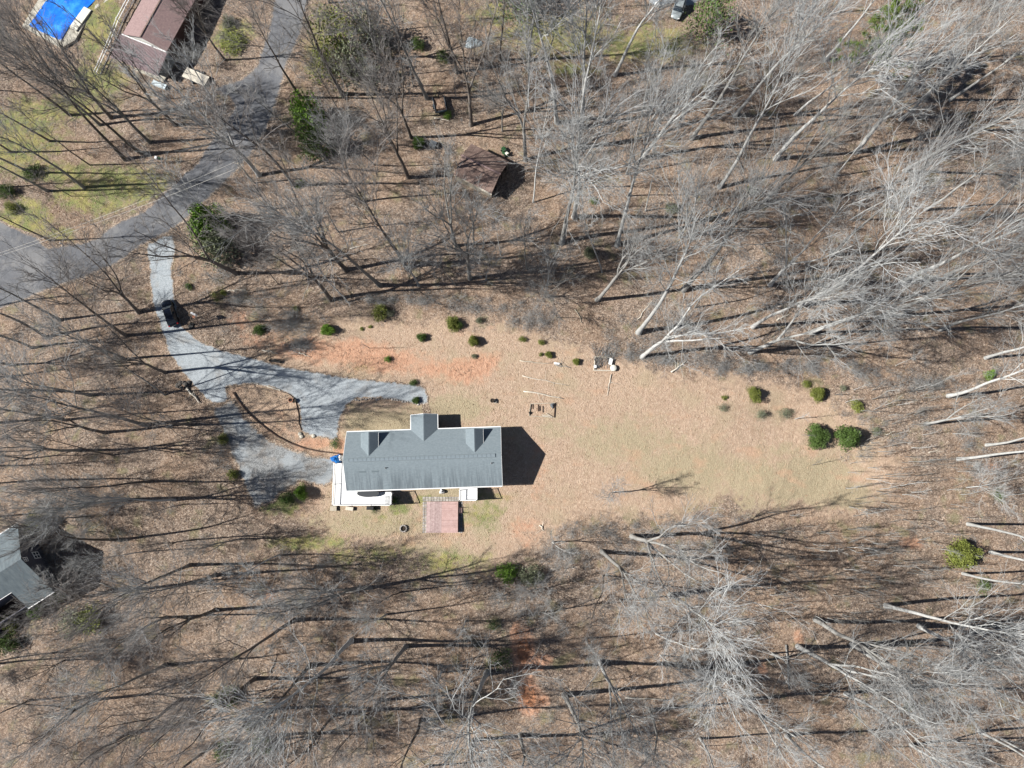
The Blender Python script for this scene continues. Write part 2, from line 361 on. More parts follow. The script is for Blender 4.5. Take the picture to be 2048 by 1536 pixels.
DRIVE_UP = [(292, 490), (345, 463), (352, 490), (345, 545), (352, 600), (362, 650), (400, 682), (450, 702), (512, 716), (560, 731), (640, 745), (720, 757), (790, 763), (838, 768), (853, 776), (858, 800), (862, 835), (846, 835), (845, 810), (820, 806), (760, 797), (715, 797), (695, 812), (684, 834), (679, 860),
            (674, 880), (640, 876), (618, 870), (601, 862), (597, 812), (580, 791), (545, 776), (510, 768), (475, 772), (452, 775), (462, 800), (430, 812), (408, 795), (382, 768), (362, 742), (334, 702), (321, 655), (304, 605), (300, 560)]
DRIVE_LOW = [(408, 795), (430, 812), (462, 797), (470, 800), (490, 832), (530, 872), (580, 898), (640, 912), (686, 917), (686, 925), (671, 928), (668, 962), (648, 972), (600, 966), (568, 985), (540, 1010), (510, 1018), (492, 985), (474, 940), (455, 892), (440, 850), (420, 820)]
def inside(P, X, Y):
    X = np.asarray(X); Y = np.asarray(Y); r = np.zeros(X.shape, bool); n = len(P)
    for i in range(n):
        x0, y0 = P[i]; x1, y1 = P[(i + 1) % n]
        c = ((y0 > Y) != (y1 > Y)) & (X < (x1 - x0) * (Y - y0) / ((y1 - y0) or 1e-9) + x0); r ^= c
    return r
def edge_dist(P, X, Y):
    d = np.full(X.shape, 1e9); n = len(P)
    for i in range(n):
        x0, y0 = P[i]; x1, y1 = P[(i + 1) % n]; dx, dy = x1 - x0, y1 - y0; L = dx * dx + dy * dy + 1e-9
        t = np.clip(((X - x0) * dx + (Y - y0) * dy) / L, 0, 1); d = np.minimum(d, np.hypot(X - x0 - t * dx, Y - y0 - t * dy))
    return d
def soft(P, X, Y, w=3.0):
    s = edge_dist(P, X, Y); s = np.where(inside(P, X, Y), s, -s); return np.clip(.5 + s / (2 * w), 0, 1)

# ------------------------------------------------------------------ ground
def make_ground():
    st = .6; xs = np.arange(-150, 150.01, st); ys = np.arange(-110, 150.01, st); nx, ny = len(xs), len(ys)
    X, Y = np.meshgrid(xs, ys); Z = tz(X, Y)
    rs = np.random.RandomState(4); Z = Z + 0.035 * rs.randn(*Z.shape) * np.clip(edge_dist(gpoly(ROAD), X, Y) / 4, 0, 1) * np.clip((np.hypot(X + 14, Y - 6) - 24) / 20, 0, 1) * (~inside(gpoly(ROAD), X, Y)) * (~inside(gpoly(DRIVE_UP), X, Y)) * (~inside(gpoly(DRIVE_LOW), X, Y))
    V = np.stack([X, Y, Z], -1).reshape(-1, 3)
    idx = np.arange(nx * ny).reshape(ny, nx)
    F = np.stack([idx[:-1, :-1], idx[:-1, 1:], idx[1:, 1:], idx[1:, :-1]], -1).reshape(-1, 4)
    border = np.concatenate([idx[0, :], idx[1:, -1], idx[-1, -2::-1], idx[-2:0:-1, 0]])
    O = V[border].copy(); O[:, :2] *= 8; V2 = np.concatenate([V, O]); n0 = len(V); nb = len(border)
    k = np.arange(nb); k2 = (k + 1) % nb
    F2 = np.stack([border[k], n0 + k, n0 + k2, border[k2]], -1)
    me = np_mesh('ground', V2, [F, F2], M['ground'], True)
    o = bpy.data.objects.new('ground', me); col.objects.link(o); tag(o, kind='structure')
    zone = np.zeros((len(V2), 4), np.float32); zone[:, 3] = 0
    clear = soft(gpoly(TINT), X, Y, 5.0)
    def blobs(L, basis, k=1.25):
        a = np.zeros_like(X) + basis
        for u, v, ru, rv, w in L:
            x, y, _ = gp(u, v); s = 12.0
            q = ((X - x) / (ru / s)) ** 2 + ((Y - y) / (rv / s)) ** 2
            a = np.maximum(a, w * np.exp(-q * .55))
        return a
    clay = blobs([(620, 700, 80, 24, .85), (700, 705, 80, 26, .92), (760, 722, 90, 26, .95), (860, 735, 60, 20, .8), (530, 680, 60, 24, .6), (860, 745, 50, 16, .6), (930, 742, 50, 26, .95), (965, 725, 40, 20, .88), (480, 640, 35, 25, .55), (640, 885, 50, 12, .8), (560, 862, 60, 22, .5), (680, 895, 14, 18, .9), (590, 700, 40, 20, .5),
                  (1047, 1300, 19, 38, 1.3), (1075, 1330, 12, 9, 1.1), (1058, 1392, 20, 32, 1.3), (1084, 1402, 15, 10, 1.2), (1034, 1266, 10, 16, 1.2), (1090, 1320, 22, 10, .9), (1820, 1085, 26, 14, .8), (1985, 935, 28, 16, .6), (1075, 940, 26, 60, .62), (1050, 1060, 40, 40, .68), (1100, 985, 60, 30, .4), (670, 868, 18, 10, .6),
                  (1470, 1310, 14, 10, .7), (1596, 1275, 12, 16, .8), (700, 1040, 30, 8, .4), (820, 1085, 30, 18, .5), (1220, 970, 60, 25, .35), (1500, 1080, 40, 20, .3), (540, 885, 14, 8, .6), (590, 905, 26, 5, .7), (640, 912, 26, 5, .7), (540, 1190, 14, 10, .8), (960, 1560, 10, 10, .5), (1525, 1340, 10, 12, .9)], 0.0)
    moss = blobs([(260, 372, 70, 34, .95), (190, 395, 70, 30, .85), (140, 345, 60, 26, .7), (60, 250, 70, 55, .75), (30, 300, 50, 50, .8), (50, 432, 45, 30, .95), (190, 62, 26, 50, .9), (215, 30, 22, 40, .9), (200, 160, 60, 40, .7), (1120, 70, 120, 50, .6), (1290, 90, 110, 45, .6), (1000, 30, 90, 30, .5),
                  (1150, 140, 70, 20, .5), (470, 70, 40, 30, .7), (760, 1040, 80, 16, .35), (620, 1085, 80, 18, .55), (740, 1110, 90, 22, .5), (960, 1030, 45, 40, .5), (880, 1000, 50, 10, .6), (730, 735, 26, 10, .5), (800, 1018, 20, 10, .75), (560, 1010, 40, 20, .6), (890, 1125, 70, 22, .6), (700, 812, 12, 30, .3),
                  (120, 470, 30, 14, .6), (620, 110, 22, 80, .45), (640, 60, 30, 60, .5), (150, 210, 60, 40, .6), (1400, 150, 60, 30, .35), (560, 60, 30, 40, .2), (1340, 1075, 40, 10, .15)], 0.0)
    lawn = blobs([(760, 850, 80, 34, .9), (900, 815, 80, 30, .8), (1000, 860, 50, 30, .5), (1120, 860, 60, 30, .6), (1250, 880, 90, 45, .75), (1370, 930, 90, 45, .85), (1500, 960, 80, 40, .8), (1620, 960, 90, 45, 1.0), (1690, 990, 50, 30, .9), (1300, 830, 60, 25, .5), (1560, 900, 70, 30, .6), (1480, 1010, 60, 25, .7), (760, 1045, 110, 28, .9), (960, 1040, 45, 45, .95), (640, 1060, 60, 35, .8), (860, 1110, 110, 30, .8), (890, 985, 60, 12, .9), (1740, 1070, 60, 25, .4)], 0.0)
    for i, a in enumerate((clear, clay, moss, lawn)): zone[:n0, i] = a.reshape(-1)
    at = me.attributes.new('zone', 'FLOAT_COLOR', 'POINT'); at.data.foreach_set('color', zone.ravel())
make_ground()
def sheet(name, pts, material, lift, jit=.22, step=1.0, seed=1):
    rnd = random.Random(seed); P = [Vector(p) for p in gpoly(pts)]; B = []
    for i, a in enumerate(P):
        b = P[(i + 1) % len(P)]; n = max(1, int((b - a).length / .55)); nrm = Vector((-(b - a).y, (b - a).x)).normalized()
        for k in range(n): B.append(a + (b - a) * (k / n) + nrm * rnd.uniform(-jit, jit))
    xs = [p.x for p in B]; ys = [p.y for p in B]; pts2 = list(B)
    gx = np.arange(min(xs), max(xs), step); gy = np.arange(min(ys), max(ys), step); X, Y = np.meshgrid(gx, gy)
    Pl = [(p.x, p.y) for p in B]; ok = inside(Pl, X, Y) & (edge_dist(Pl, X, Y) > .35)
    pts2 += [Vector((x, y)) for x, y in zip(X[ok], Y[ok])]
    n = len(B); r = delaunay_2d_cdt(pts2, [(i, (i + 1) % n) for i in range(n)], [list(range(n))], 1, 1e-5)
    mb = MB(); mb.v = [(p.x, p.y, tzf(p.x, p.y) + lift) for p in r[0]]; mb.f = [tuple(f) for f in r[2]]
    o = mb.build(name, material, None, True)
    vx = np.array([v[0] for v in mb.v]); vy = np.array([v[1] for v in mb.v]); e = edge_dist(Pl, vx, vy)
    a = o.data.attributes.new('edge', 'FLOAT', 'POINT'); a.data.foreach_set('value', e.astype(np.float32)); return tag(o, kind='structure')
sheet('asphalt_road', ROAD, M['asphalt'], .035, .12)
sheet('gravel_driveway', DRIVE_UP, M['gravel'], .045, .16, seed=2)
sheet('lower_driveway', DRIVE_LOW, M['worn_gravel'], .040, .25, seed=3)
# pale gravel pad of a neighbour's yard at the far end of the woods
sheet('neighbour_pad', [(1290, -60), (1296, 8), (1320, 18), (1345, 8), (1395, 14), (1420, -60)], M['gravel'], .045, .2, seed=5)

# ------------------------------------------------------------------ main house
def main_house():
    c = Vector((-14.2, 6.62, 0)); rot = R(1.9)
    h = empty('house', (c.x, c.y, 0), rot); tag(h, 'long white house with grey shingle gable roof, dormers and front porch in the clearing', 'house')
    L, W, EZ, RZ = 12.5, 4.72, 2.9, 5.5   # half length, half width at the eaves, eave and ridge height
    wl, ww = L - .35, W - .35
    # walls down into the slope
    def wall(name, a, b, z0, z1, t=.15):
        mb = MB(); mb.beam((a[0], a[1], (z0 + z1) / 2), (b[0], b[1], (z0 + z1) / 2), t, z1 - z0); return mb.build(name, M['siding'], h)
    wn_ = wall('wall', (-wl, ww), (wl, ww), -.6, EZ + .15); ws = wall('wall', (-wl, -ww), (wl, -ww), -3.0, EZ + .15)
    gab = lambda x: MB().add([(x, -ww + .08, -3), (x, ww - .08, -3), (x, ww - .08, EZ + .2), (x, 0, RZ - .12), (x, -ww + .08, EZ + .2),
                              (x + .15, -ww + .08, -3), (x + .15, ww - .08, -3), (x + .15, ww - .08, EZ + .2), (x + .15, 0, RZ - .12), (x + .15, -ww + .08, EZ + .2)],
                             [(4, 3, 2, 1, 0), (5, 6, 7, 8, 9), (0, 1, 6, 5), (1, 2, 7, 6), (2, 3, 8, 7), (3, 4, 9, 8), (4, 0, 5, 9)])
    gw = gab(-wl - .07).build('wall', M['siding'], h); ge = gab(wl - .08).build('wall', M['siding'], h)
    # roof: each slope is laid in courses, every course lapping the one below
    def slope(y0, z0, y1, z1, x0, x1, n=28, th=.018):
        mb = MB(); 
        for k in range(n):
            a, b = k / n, (k + 1) / n + .15 / n
            ya, za = y0 + (y1 - y0) * a, z0 + (z1 - z0) * a; yb, zb = y0 + (y1 - y0) * min(b, 1), z0 + (z1 - z0) * min(b, 1)
            mb.add([(x0, ya, za + th * 2), (x1, ya, za + th * 2), (x1, yb, zb + th * .4), (x0, yb, zb + th * .4), (x0, ya, za - .05), (x1, ya, za - .05), (x1, yb, zb - .05), (x0, yb, zb - .05)],
                   [(0, 1, 2, 3), (7, 6, 5, 4), (0, 4, 5, 1), (1, 5, 6, 2), (3, 2, 6, 7), (0, 3, 7, 4)])
        return mb
    rn = slope(W, EZ, 0, RZ, L, -L); rs = slope(-W, EZ, 0, RZ, -L, L)
    rn.build('roof', M['shingle'], h); rf = rs.build('roof', M['shingle'], h)
    # white gutter along the south eave, north eave gutters either side of the porch
    PX, PW = 0.1, 2.15    # porch centre and half width
    MB().box((-L, -W - .16, EZ - .1), (L, -W - .01, EZ + .03)).build('gutter', M['white'], h)
    MB().box((-L, W + .01, EZ - .1), (PX - PW, W + .15, EZ + .03)).build('gutter', M['white'], h)
    MB().box((PX + PW, W + .01, EZ - .1), (L, W + .15, EZ + .03)).build('gutter', M['white'], h)
    for sx in (-1, 1):
        for sy in (-1, 1):
            MB().beam((sx * (L + .03), sy * (W + .02), EZ - .08), (sx * (L + .03), 0, RZ - .08), .05, .16).build('rake_board', M['white'], h)
    # ridge vent with its lapped caps and dark side slots
    rv = MB()
    for sy in (-1, 1):
        rv.add([(-L + .9, 0, RZ + .10), (L - .9, 0, RZ + .10), (L - .9, sy * .25, RZ - .035), (-L + .9, sy * .25, RZ - .035)], [(0, 1, 2, 3) if sy < 0 else (3, 2, 1, 0)])
    vent = rv.build('ridge_vent', M['vent'], h)
    sl = MB()
    for sy in (-1, 1): sl.beam((-L + .9, sy * .28, RZ - .07), (L - .9, sy * .28, RZ - .07), .06, .05)
    sl.build('vent_slot', M['line'], vent)
    for k in range(34):
        x = -L + .95 + k * (2 * L - 1.9) / 33
        cp = MB(); cp.beam((x, -.24, RZ - .02), (x, 0, RZ + .115), .035, .02); cp.beam((x, .24, RZ - .02), (x, 0, RZ + .115), .035, .02); cp.build('ridge_cap', M['line'], vent)
    # plumbing vents and two darker patched shingles on the south slope
    for x, y in ((-5.9, -1.35), (10.9, -1.15)):
        z = RZ + (EZ - RZ) * abs(y) / W
        p = MB(); p.tube([(x, y, z - .05), (x, y, z + .38)], .06, 10); p.build('vent_pipe', M['darkmetal'], h); MB().lathe([(.17, 0), (.07, .1)], 12, (x, y, z)).build('pipe_flashing', M['metal'], h)
    for x in (-9.6, -7.6):
        y0, y1 = -1.72, -1.98; f = lambda y: RZ + (EZ - RZ) * abs(y) / W + .045
        MB().add([(x - .6, y0, f(y0)), (x + .6, y0 - .02, f(y0)), (x + .5, y1, f(y1)), (x - .5, y1, f(y1))], [(3, 2, 1, 0)]).build('shingle_patch', M['shingle_dark'], h)
    # front porch gable
    pz_e, pz_r, py = EZ, 4.0, W + 2.45
    yr = W * (RZ - pz_r) / (RZ - EZ)     # where the porch ridge meets the main slope
    for sx in (-1, 1):
        mb = MB(); x0 = PX + sx * PW; n = 14
        top = lambda a: PX + (x0 - PX) * a
        q = [(PX, py, pz_r + .05), (x0, py, pz_e + .05), (x0, W, pz_e + .05), (PX, yr, pz_r + .05)]
        mb.slab(q if sx > 0 else q[::-1], .09); mb.build('porch_roof', M['shingle'], h)
        for k in range(1, n):
            a = k / n; zz = pz_r + (pz_e - pz_r) * a + .06; ye = yr + (W - yr) * a
        cs = MB()
        for k in range(1, n):
            a = k / n; zz = pz_r + (pz_e - pz_r) * a + .06; ye = yr + (W - yr) * a
            cs.beam((top(a), py, zz), (top(a), ye, zz), .03, .02)
        cs.build('shingle_course', M['vent'], h)['kind'] = 'stuff'
        MB().box((min(x0, x0 + sx * .12), W + .1, pz_e - .1), (max(x0, x0 + sx * .12), py, pz_e + .03)).build('gutter', M['white'], h)
        MB().beam((x0, py + .03, pz_e - .04), (PX, py + .03, pz_r - .04), .05, .16).build('rake_board', M['white'], h)
    MB().add([(PX - PW + .2, py - .2, pz_e), (PX + PW - .2, py - .2, pz_e), (PX, py - .2, pz_r - .1)], [(0, 2, 1)]).build('porch_gable', M['siding'], h)
    MB().box((PX - 1.9, W, -.2), (PX + 1.9, py - .2, .32)).build('porch_floor', M['concrete'], h)
    for sx in (-1, 1): MB().box((PX + sx * 1.7 - .1, py - .5, .32), (PX + sx * 1.7 + .1, py - .3, pz_e)).build('porch_column', M['white'], h)
    MB().box((PX - .6, py - .2, -.05), (PX + .6, py + .25, .16)).build('porch_step', M['concrete'], h)
    fd = MB().box((PX - .48, ww + .075, .32), (PX + .48, ww + .13, 2.4)).build('door', M['siding_dark'], h)
    MB().lathe([(.03, 0), (.04, .03), (.02, .06)], 8, (PX + .38, ww + .16, 1.3)).build('handle', M['chrome'], fd)
    def window(x, y, z, w, hh, ny):
        f = MB(); d = .06
        for a, b in (((x - w, z), (x - w, z + hh)), ((x + w, z), (x + w, z + hh)), ((x - w, z), (x + w, z)), ((x - w, z + hh), (x + w, z + hh)), ((x - w, z + hh / 2), (x + w, z + hh / 2))):
            f.beam((a[0], y, a[1]), (b[0], y, b[1]), .06, .08) if a[1] == b[1] else f.beam((a[0], y, a[1]), (b[0], y, b[1]), .08, .06)
        o = f.build('window', M['white'], h); MB().box((x - w + .03, y - .015, z + .03), (x + w - .03, y + .015, z + hh - .03)).build('pane', M['glass'], o)
    for x in (-9.5, -6.3, -3.4, 4.2, 7.2, 10): window(x, ww + .09, 1.1, .45, 1.3, 1)
    for x in (-9, -2.5, 1.0, 10): window(x, -ww - .09, 1.1, .45, 1.3, -1)
    # two dormers on the north slope
    for X in (-8.5, 8.3):
        X = X + (0 if X < 0 else .0); dz_e, dz_r, hw = 4.36, 5.24, 1.3; yf = W - .45
        yb = W * (RZ - dz_r) / (RZ - EZ); ye = W * (RZ - dz_e) / (RZ - EZ)
        d = MB(); zf = EZ + (RZ - EZ) * (W - yf) / W
        for sx in (-1, 1):
            q = [(X, yf + .12, dz_r), (X + sx * (hw + .1), yf + .12, dz_e), (X + sx * (hw + .1), ye, dz_e), (X, yb, dz_r)]
            d.slab(q if sx > 0 else q[::-1], .08)
        dr = d.build('dormer', M['shingle'], h)
        w = MB(); w.add([(X - hw + .1, yf, zf - .1), (X + hw - .1, yf, zf - .1), (X + hw - .1, yf, dz_e), (X, yf, dz_r - .1), (X - hw + .1, yf, dz_e)], [(4, 3, 2, 1, 0)])
        for sx in (-1, 1):
            x = X + sx * (hw - .1); w.add([(x, yf, zf - .1), (x, yf, dz_e - .04), (x, ye, dz_e - .04)], [(0, 1, 2) if sx < 0 else (2, 1, 0)])
        w.build('dormer_wall', M['siding'], dr)
        cs = MB()
        for sx in (-1, 1):
            for k in range(1, 9):
                a = k / 9; zz = dz_r + (dz_e - dz_r) * a + .01; yy = yb + (ye - yb) * a
                cs.beam((X + sx * (hw + .1) * a, yf + .12, zz), (X + sx * (hw + .1) * a, yy, zz), .025, .018)
        cs.build('shingle_course', M['vent'], dr)['kind'] = 'stuff'
        MB().beam((X + hw + .12, yf + .12, dz_e - .02), (X + hw + .12, ye, dz_e - .02), .03, .08).build('gutter', M['white'], dr)
        o = MB().box((X - .35, yf + .02, zf + .15), (X + .35, yf + .07, dz_e - .05)).build('window', M['white'], dr)
    # garage door on the west wall, low side
    MB().box((-wl - .12, -3.4, -2.6), (-wl - .08, -.6, -.4)).build('garage_door', M['white2'], h)
    return h, rot, c
house, HROT, HC = main_house()

# ------------------------------------------------------------------ decks
def rail(mb_list, a, b, z, parent, name='railing', n=None):
    a = Vector(a); b = Vector(b); L = (b - a).length
    mb = MB(); mb.beam((a.x, a.y, z + .95), (b.x, b.y, z + .95), .13, .06); mb.beam((a.x, a.y, z + .12), (b.x, b.y, z + .12), .05, .05)
    o = mb.build(name, M['white'], parent)
    k = max(2, int(L / 2.4) + 1); ps = MB()
    for i in range(k):
        p = a.lerp(b, i / (k - 1)); MB().box((p.x - .055, p.y - .055, z), (p.x + .055, p.y + .055, z + 1.05)).build('rail_post', M['white'], o)
    bl = MB(); nb = int(L / .14)
    for i in range(1, nb):
        p = a.lerp(b, i / nb); bl.box((p.x - .012, p.y - .012, z + .12), (p.x + .012, p.y + .012, z + .92))
    q = bl.build('baluster', M['white'], o); q['kind'] = 'stuff'
def boards(poly, z, parent, across='y', mtl=None, w=.28):
    xs = [p[0] for p in poly]; ys = [p[1] for p in poly]; x0, x1, y0, y1 = min(xs), max(xs), min(ys), max(ys)
    if across == 'y':
        n = max(1, round((y1 - y0) / w)); s = (y1 - y0) / n
        for i in range(n): MB().box((x0, y0 + i * s + .006, z - .04), (x1, y0 + (i + 1) * s - .006, z)).build('board', mtl or M['deckwhite'], parent)
    else:
        n = max(1, round((x1 - x0) / w)); s = (x1 - x0) / n
        for i in range(n): MB().box((x0 + i * s + .006, y0, z - .04), (x0 + (i + 1) * s - .006, y1, z)).build('board', mtl or M['deckwhite'], parent)
def decks():
    z = .38; gz = -2.9
    d = empty('wraparound_deck', (0, 0, 0)); tag(d, 'raised white L-shaped deck with white railing wrapping the southwest corner of the house', 'deck')
    A = px(670, 926, z); B = px(670, 1011, z); Cc = px(783, 1009, z)
    x0, x1, xh, y0, y1, ym = A[0], Cc[0], -26.4, B[1], A[1], 1.35
    boards([(x0, y0), (xh, y1)], z, d, 'y'); boards([(xh, y0), (x1, ym)], z, d, 'y')
    sk = MB(); sk.box((x0, y0, z - .32), (xh, y1, z - .045)); sk.box((xh + .003, y0, z - .32), (x1, ym, z - .045)); sk.build('joist_frame', M['white2'], d)
    for p in ((x0 + .15, y0 + .15), (x0 + .15, y1 - .15), ((x0 + x1) / 2, y0 + .15), (x1 - .15, y0 + .15), (x1 - .15, ym - .2), (x0 + .15, (y0 + y1) / 2)):
        MB().box((p[0] - .08, p[1] - .08, tzf(*p) - .2), (p[0] + .08, p[1] + .08, z - .32)).build('post', M['white2'], d)
    rail(None, (x0 + .06, y0 + .06, 0), (x0 + .06, y1 - .06, 0), z, d); rail(None, (x0 + .06, y0 + .06, 0), (x1 - .06, y0 + .06, 0), z, d); rail(None, (x1 - .06, y0 + .06, 0), (x1 - .06, ym - .1, 0), z, d)
    # grey slatted bench against the east railing, dark patio table half under the eave
    b = empty('slatted_bench', (x1 - .75, ym - 1.35, z), 0); tag(b, 'grey slatted bench on the white deck beside the east railing', 'bench')
    for k in range(7): MB().box((-.26, -.72 + k * .21, .40), (.26, -.72 + k * .21 + .14, .44)).build('slat', M['metal'], b)
    for sx in (-.22, .22):
        for sy in (-.6, .6): MB().box((sx - .03, sy - .03, 0), (sx + .03, sy + .03, .40)).build('leg', M['metal'], b)
    t = empty('patio_table', (-24.0 + .6, ym - .25, z)); tag(t, 'dark oval patio table on the white deck, half hidden by the south eave', 'table')
    tb = MB(); tb.v = []; tb.lathe([(.95, .70), (.97, .72), (.95, .75)], 20); tb.v = [(x * 1.9, y * .62, zz) for x, y, zz in tb.v]; tb.build('tabletop', M['darkmetal'], t)
    for sx in (-1.1, 1.1):
        for sy in (-.3, .3): MB().tube([(sx, sy, 0), (sx * .9, sy * .9, .72)], .03, 6).build('leg', M['darkmetal'], t)
    # small deck on the east side
    e = empty('side_deck', (0, 0, 0)); tag(e, 'small raised white square deck with railing under the southeast eave', 'deck')
    A = px(919, 1002, z); B = px(954.5, 1001, z); x0, x1, y0, y1 = A[0], B[0], A[1] + .05, 1.95
    boards([(x0, y0), (x1, y1)], z, e, 'y'); MB().box((x0, y0, z - .3), (x1, y1, z - .045)).build('joist_frame', M['white2'], e)
    for p in ((x0 + .12, y0 + .12), (x1 - .12, y0 + .12)): MB().box((p[0] - .08, p[1] - .08, tzf(*p) - .2), (p[0] + .08, p[1] + .08, z - .3)).build('post', M['white2'], e)
    rail(None, (x0 + .06, y0 + .06, 0), (x0 + .06, y1 - .3, 0), z, e); rail(None, (x0 + .06, y0 + .06, 0), (x1 - .06, y0 + .06, 0), z, e); rail(None, (x1 - .06, y0 + .06, 0), (x1 - .06, y1 - .3, 0), z, e)
    # low reddish platform deck with stone border
    z = -1.75
    r = empty('platform_deck', (0, 0, 0)); tag(r, 'square low platform deck of reddish stained planks south of the house', 'deck')
    a = px(853.5, 1003, z); b2 = px(915.5, 1065.5, z); x0, x1, y1, y0 = a[0], b2[0], a[1], b2[1]
    n = 17; s = (x1 - x0) * .48 / n
    for i in range(n): MB().box((x0 + i * s + .006, y0, z - .04), (x0 + (i + 1) * s - .006, y1, z + .002 * (i % 3))).build('plank', M['redwood2'], r)
    n2 = 36; s2 = (y1 - y0) / n2; xm = x0 + n * s
    for i in range(n2): MB().box((xm + .004, y0 + i * s2 + .006, z - .04), (x1, y0 + (i + 1) * s2 - .006, z + .002 * (i % 2))).build('plank', M['redwood'], r)
    sk = MB(); sk.box((x0 + .05, y0 + .05, -2.9), (x1 - .05, y1 - .05, z - .045)); sk.build('skirt', M['timber_dark'], r)
    st = empty('step_stool', (x1 + .38, y1 - 1.45, tzf(x1, y1 - 1.4))); tag(st, 'small reddish wooden steps with handrails at the east side of the platform deck', 'steps')
    for k in range(2): MB().box((-.3 + k * .28, -.42, .36 - k * .18), (-.04 + k * .28, .42, .40 - k * .18)).build('tread', M['redwood'], st)
    for sy in (-.44, .44):
        MB().beam((-.35, sy, .9), (.5, sy, .75), .04, .05).build('handrail', M['timber_dark'], st)
        for x in (-.3, .45): MB().box((x - .03, sy - .03, 0), (x + .03, sy + .03, .8)).build('post', M['timber_dark'], st)
    # stone paver border round three sides
    pb = empty('stone_border', (0, 0, 0)); tag(pb, 'border of grey paving stones around the reddish platform deck', 'stone border')
    rnd = random.Random(8)
    def pav(xa, xb, ya, yb, nx_, ny_):
        for i in range(nx_):
            for j in range(ny_):
                X0 = xa + (xb - xa) * i / nx_; X1 = xa + (xb - xa) * (i + 1) / nx_; Y0 = ya + (yb - ya) * j / ny_; Y1 = ya + (yb - ya) * (j + 1) / ny_
                g = max(tzf(X0, Y0), tzf(X1, Y1)); hh = rnd.uniform(.03, .07)
                MB().box((X0 + .03, Y0 + .03, g - .12), (X1 - .03, Y1 - .03, g + hh), rnd.uniform(-.04, .04)).build('stone', M['stone'], pb)
    pav(x0 - .75, x1 + .75, y1 + .03, y1 + .8, 14, 2); pav(x0 - .75, x0 - .06, y0 - .1, y1 - .02, 2, 11); pav(x1 + .08, x1 + .72, y0 - .1, y1 - .02, 2, 11)
decks()
BZ = None

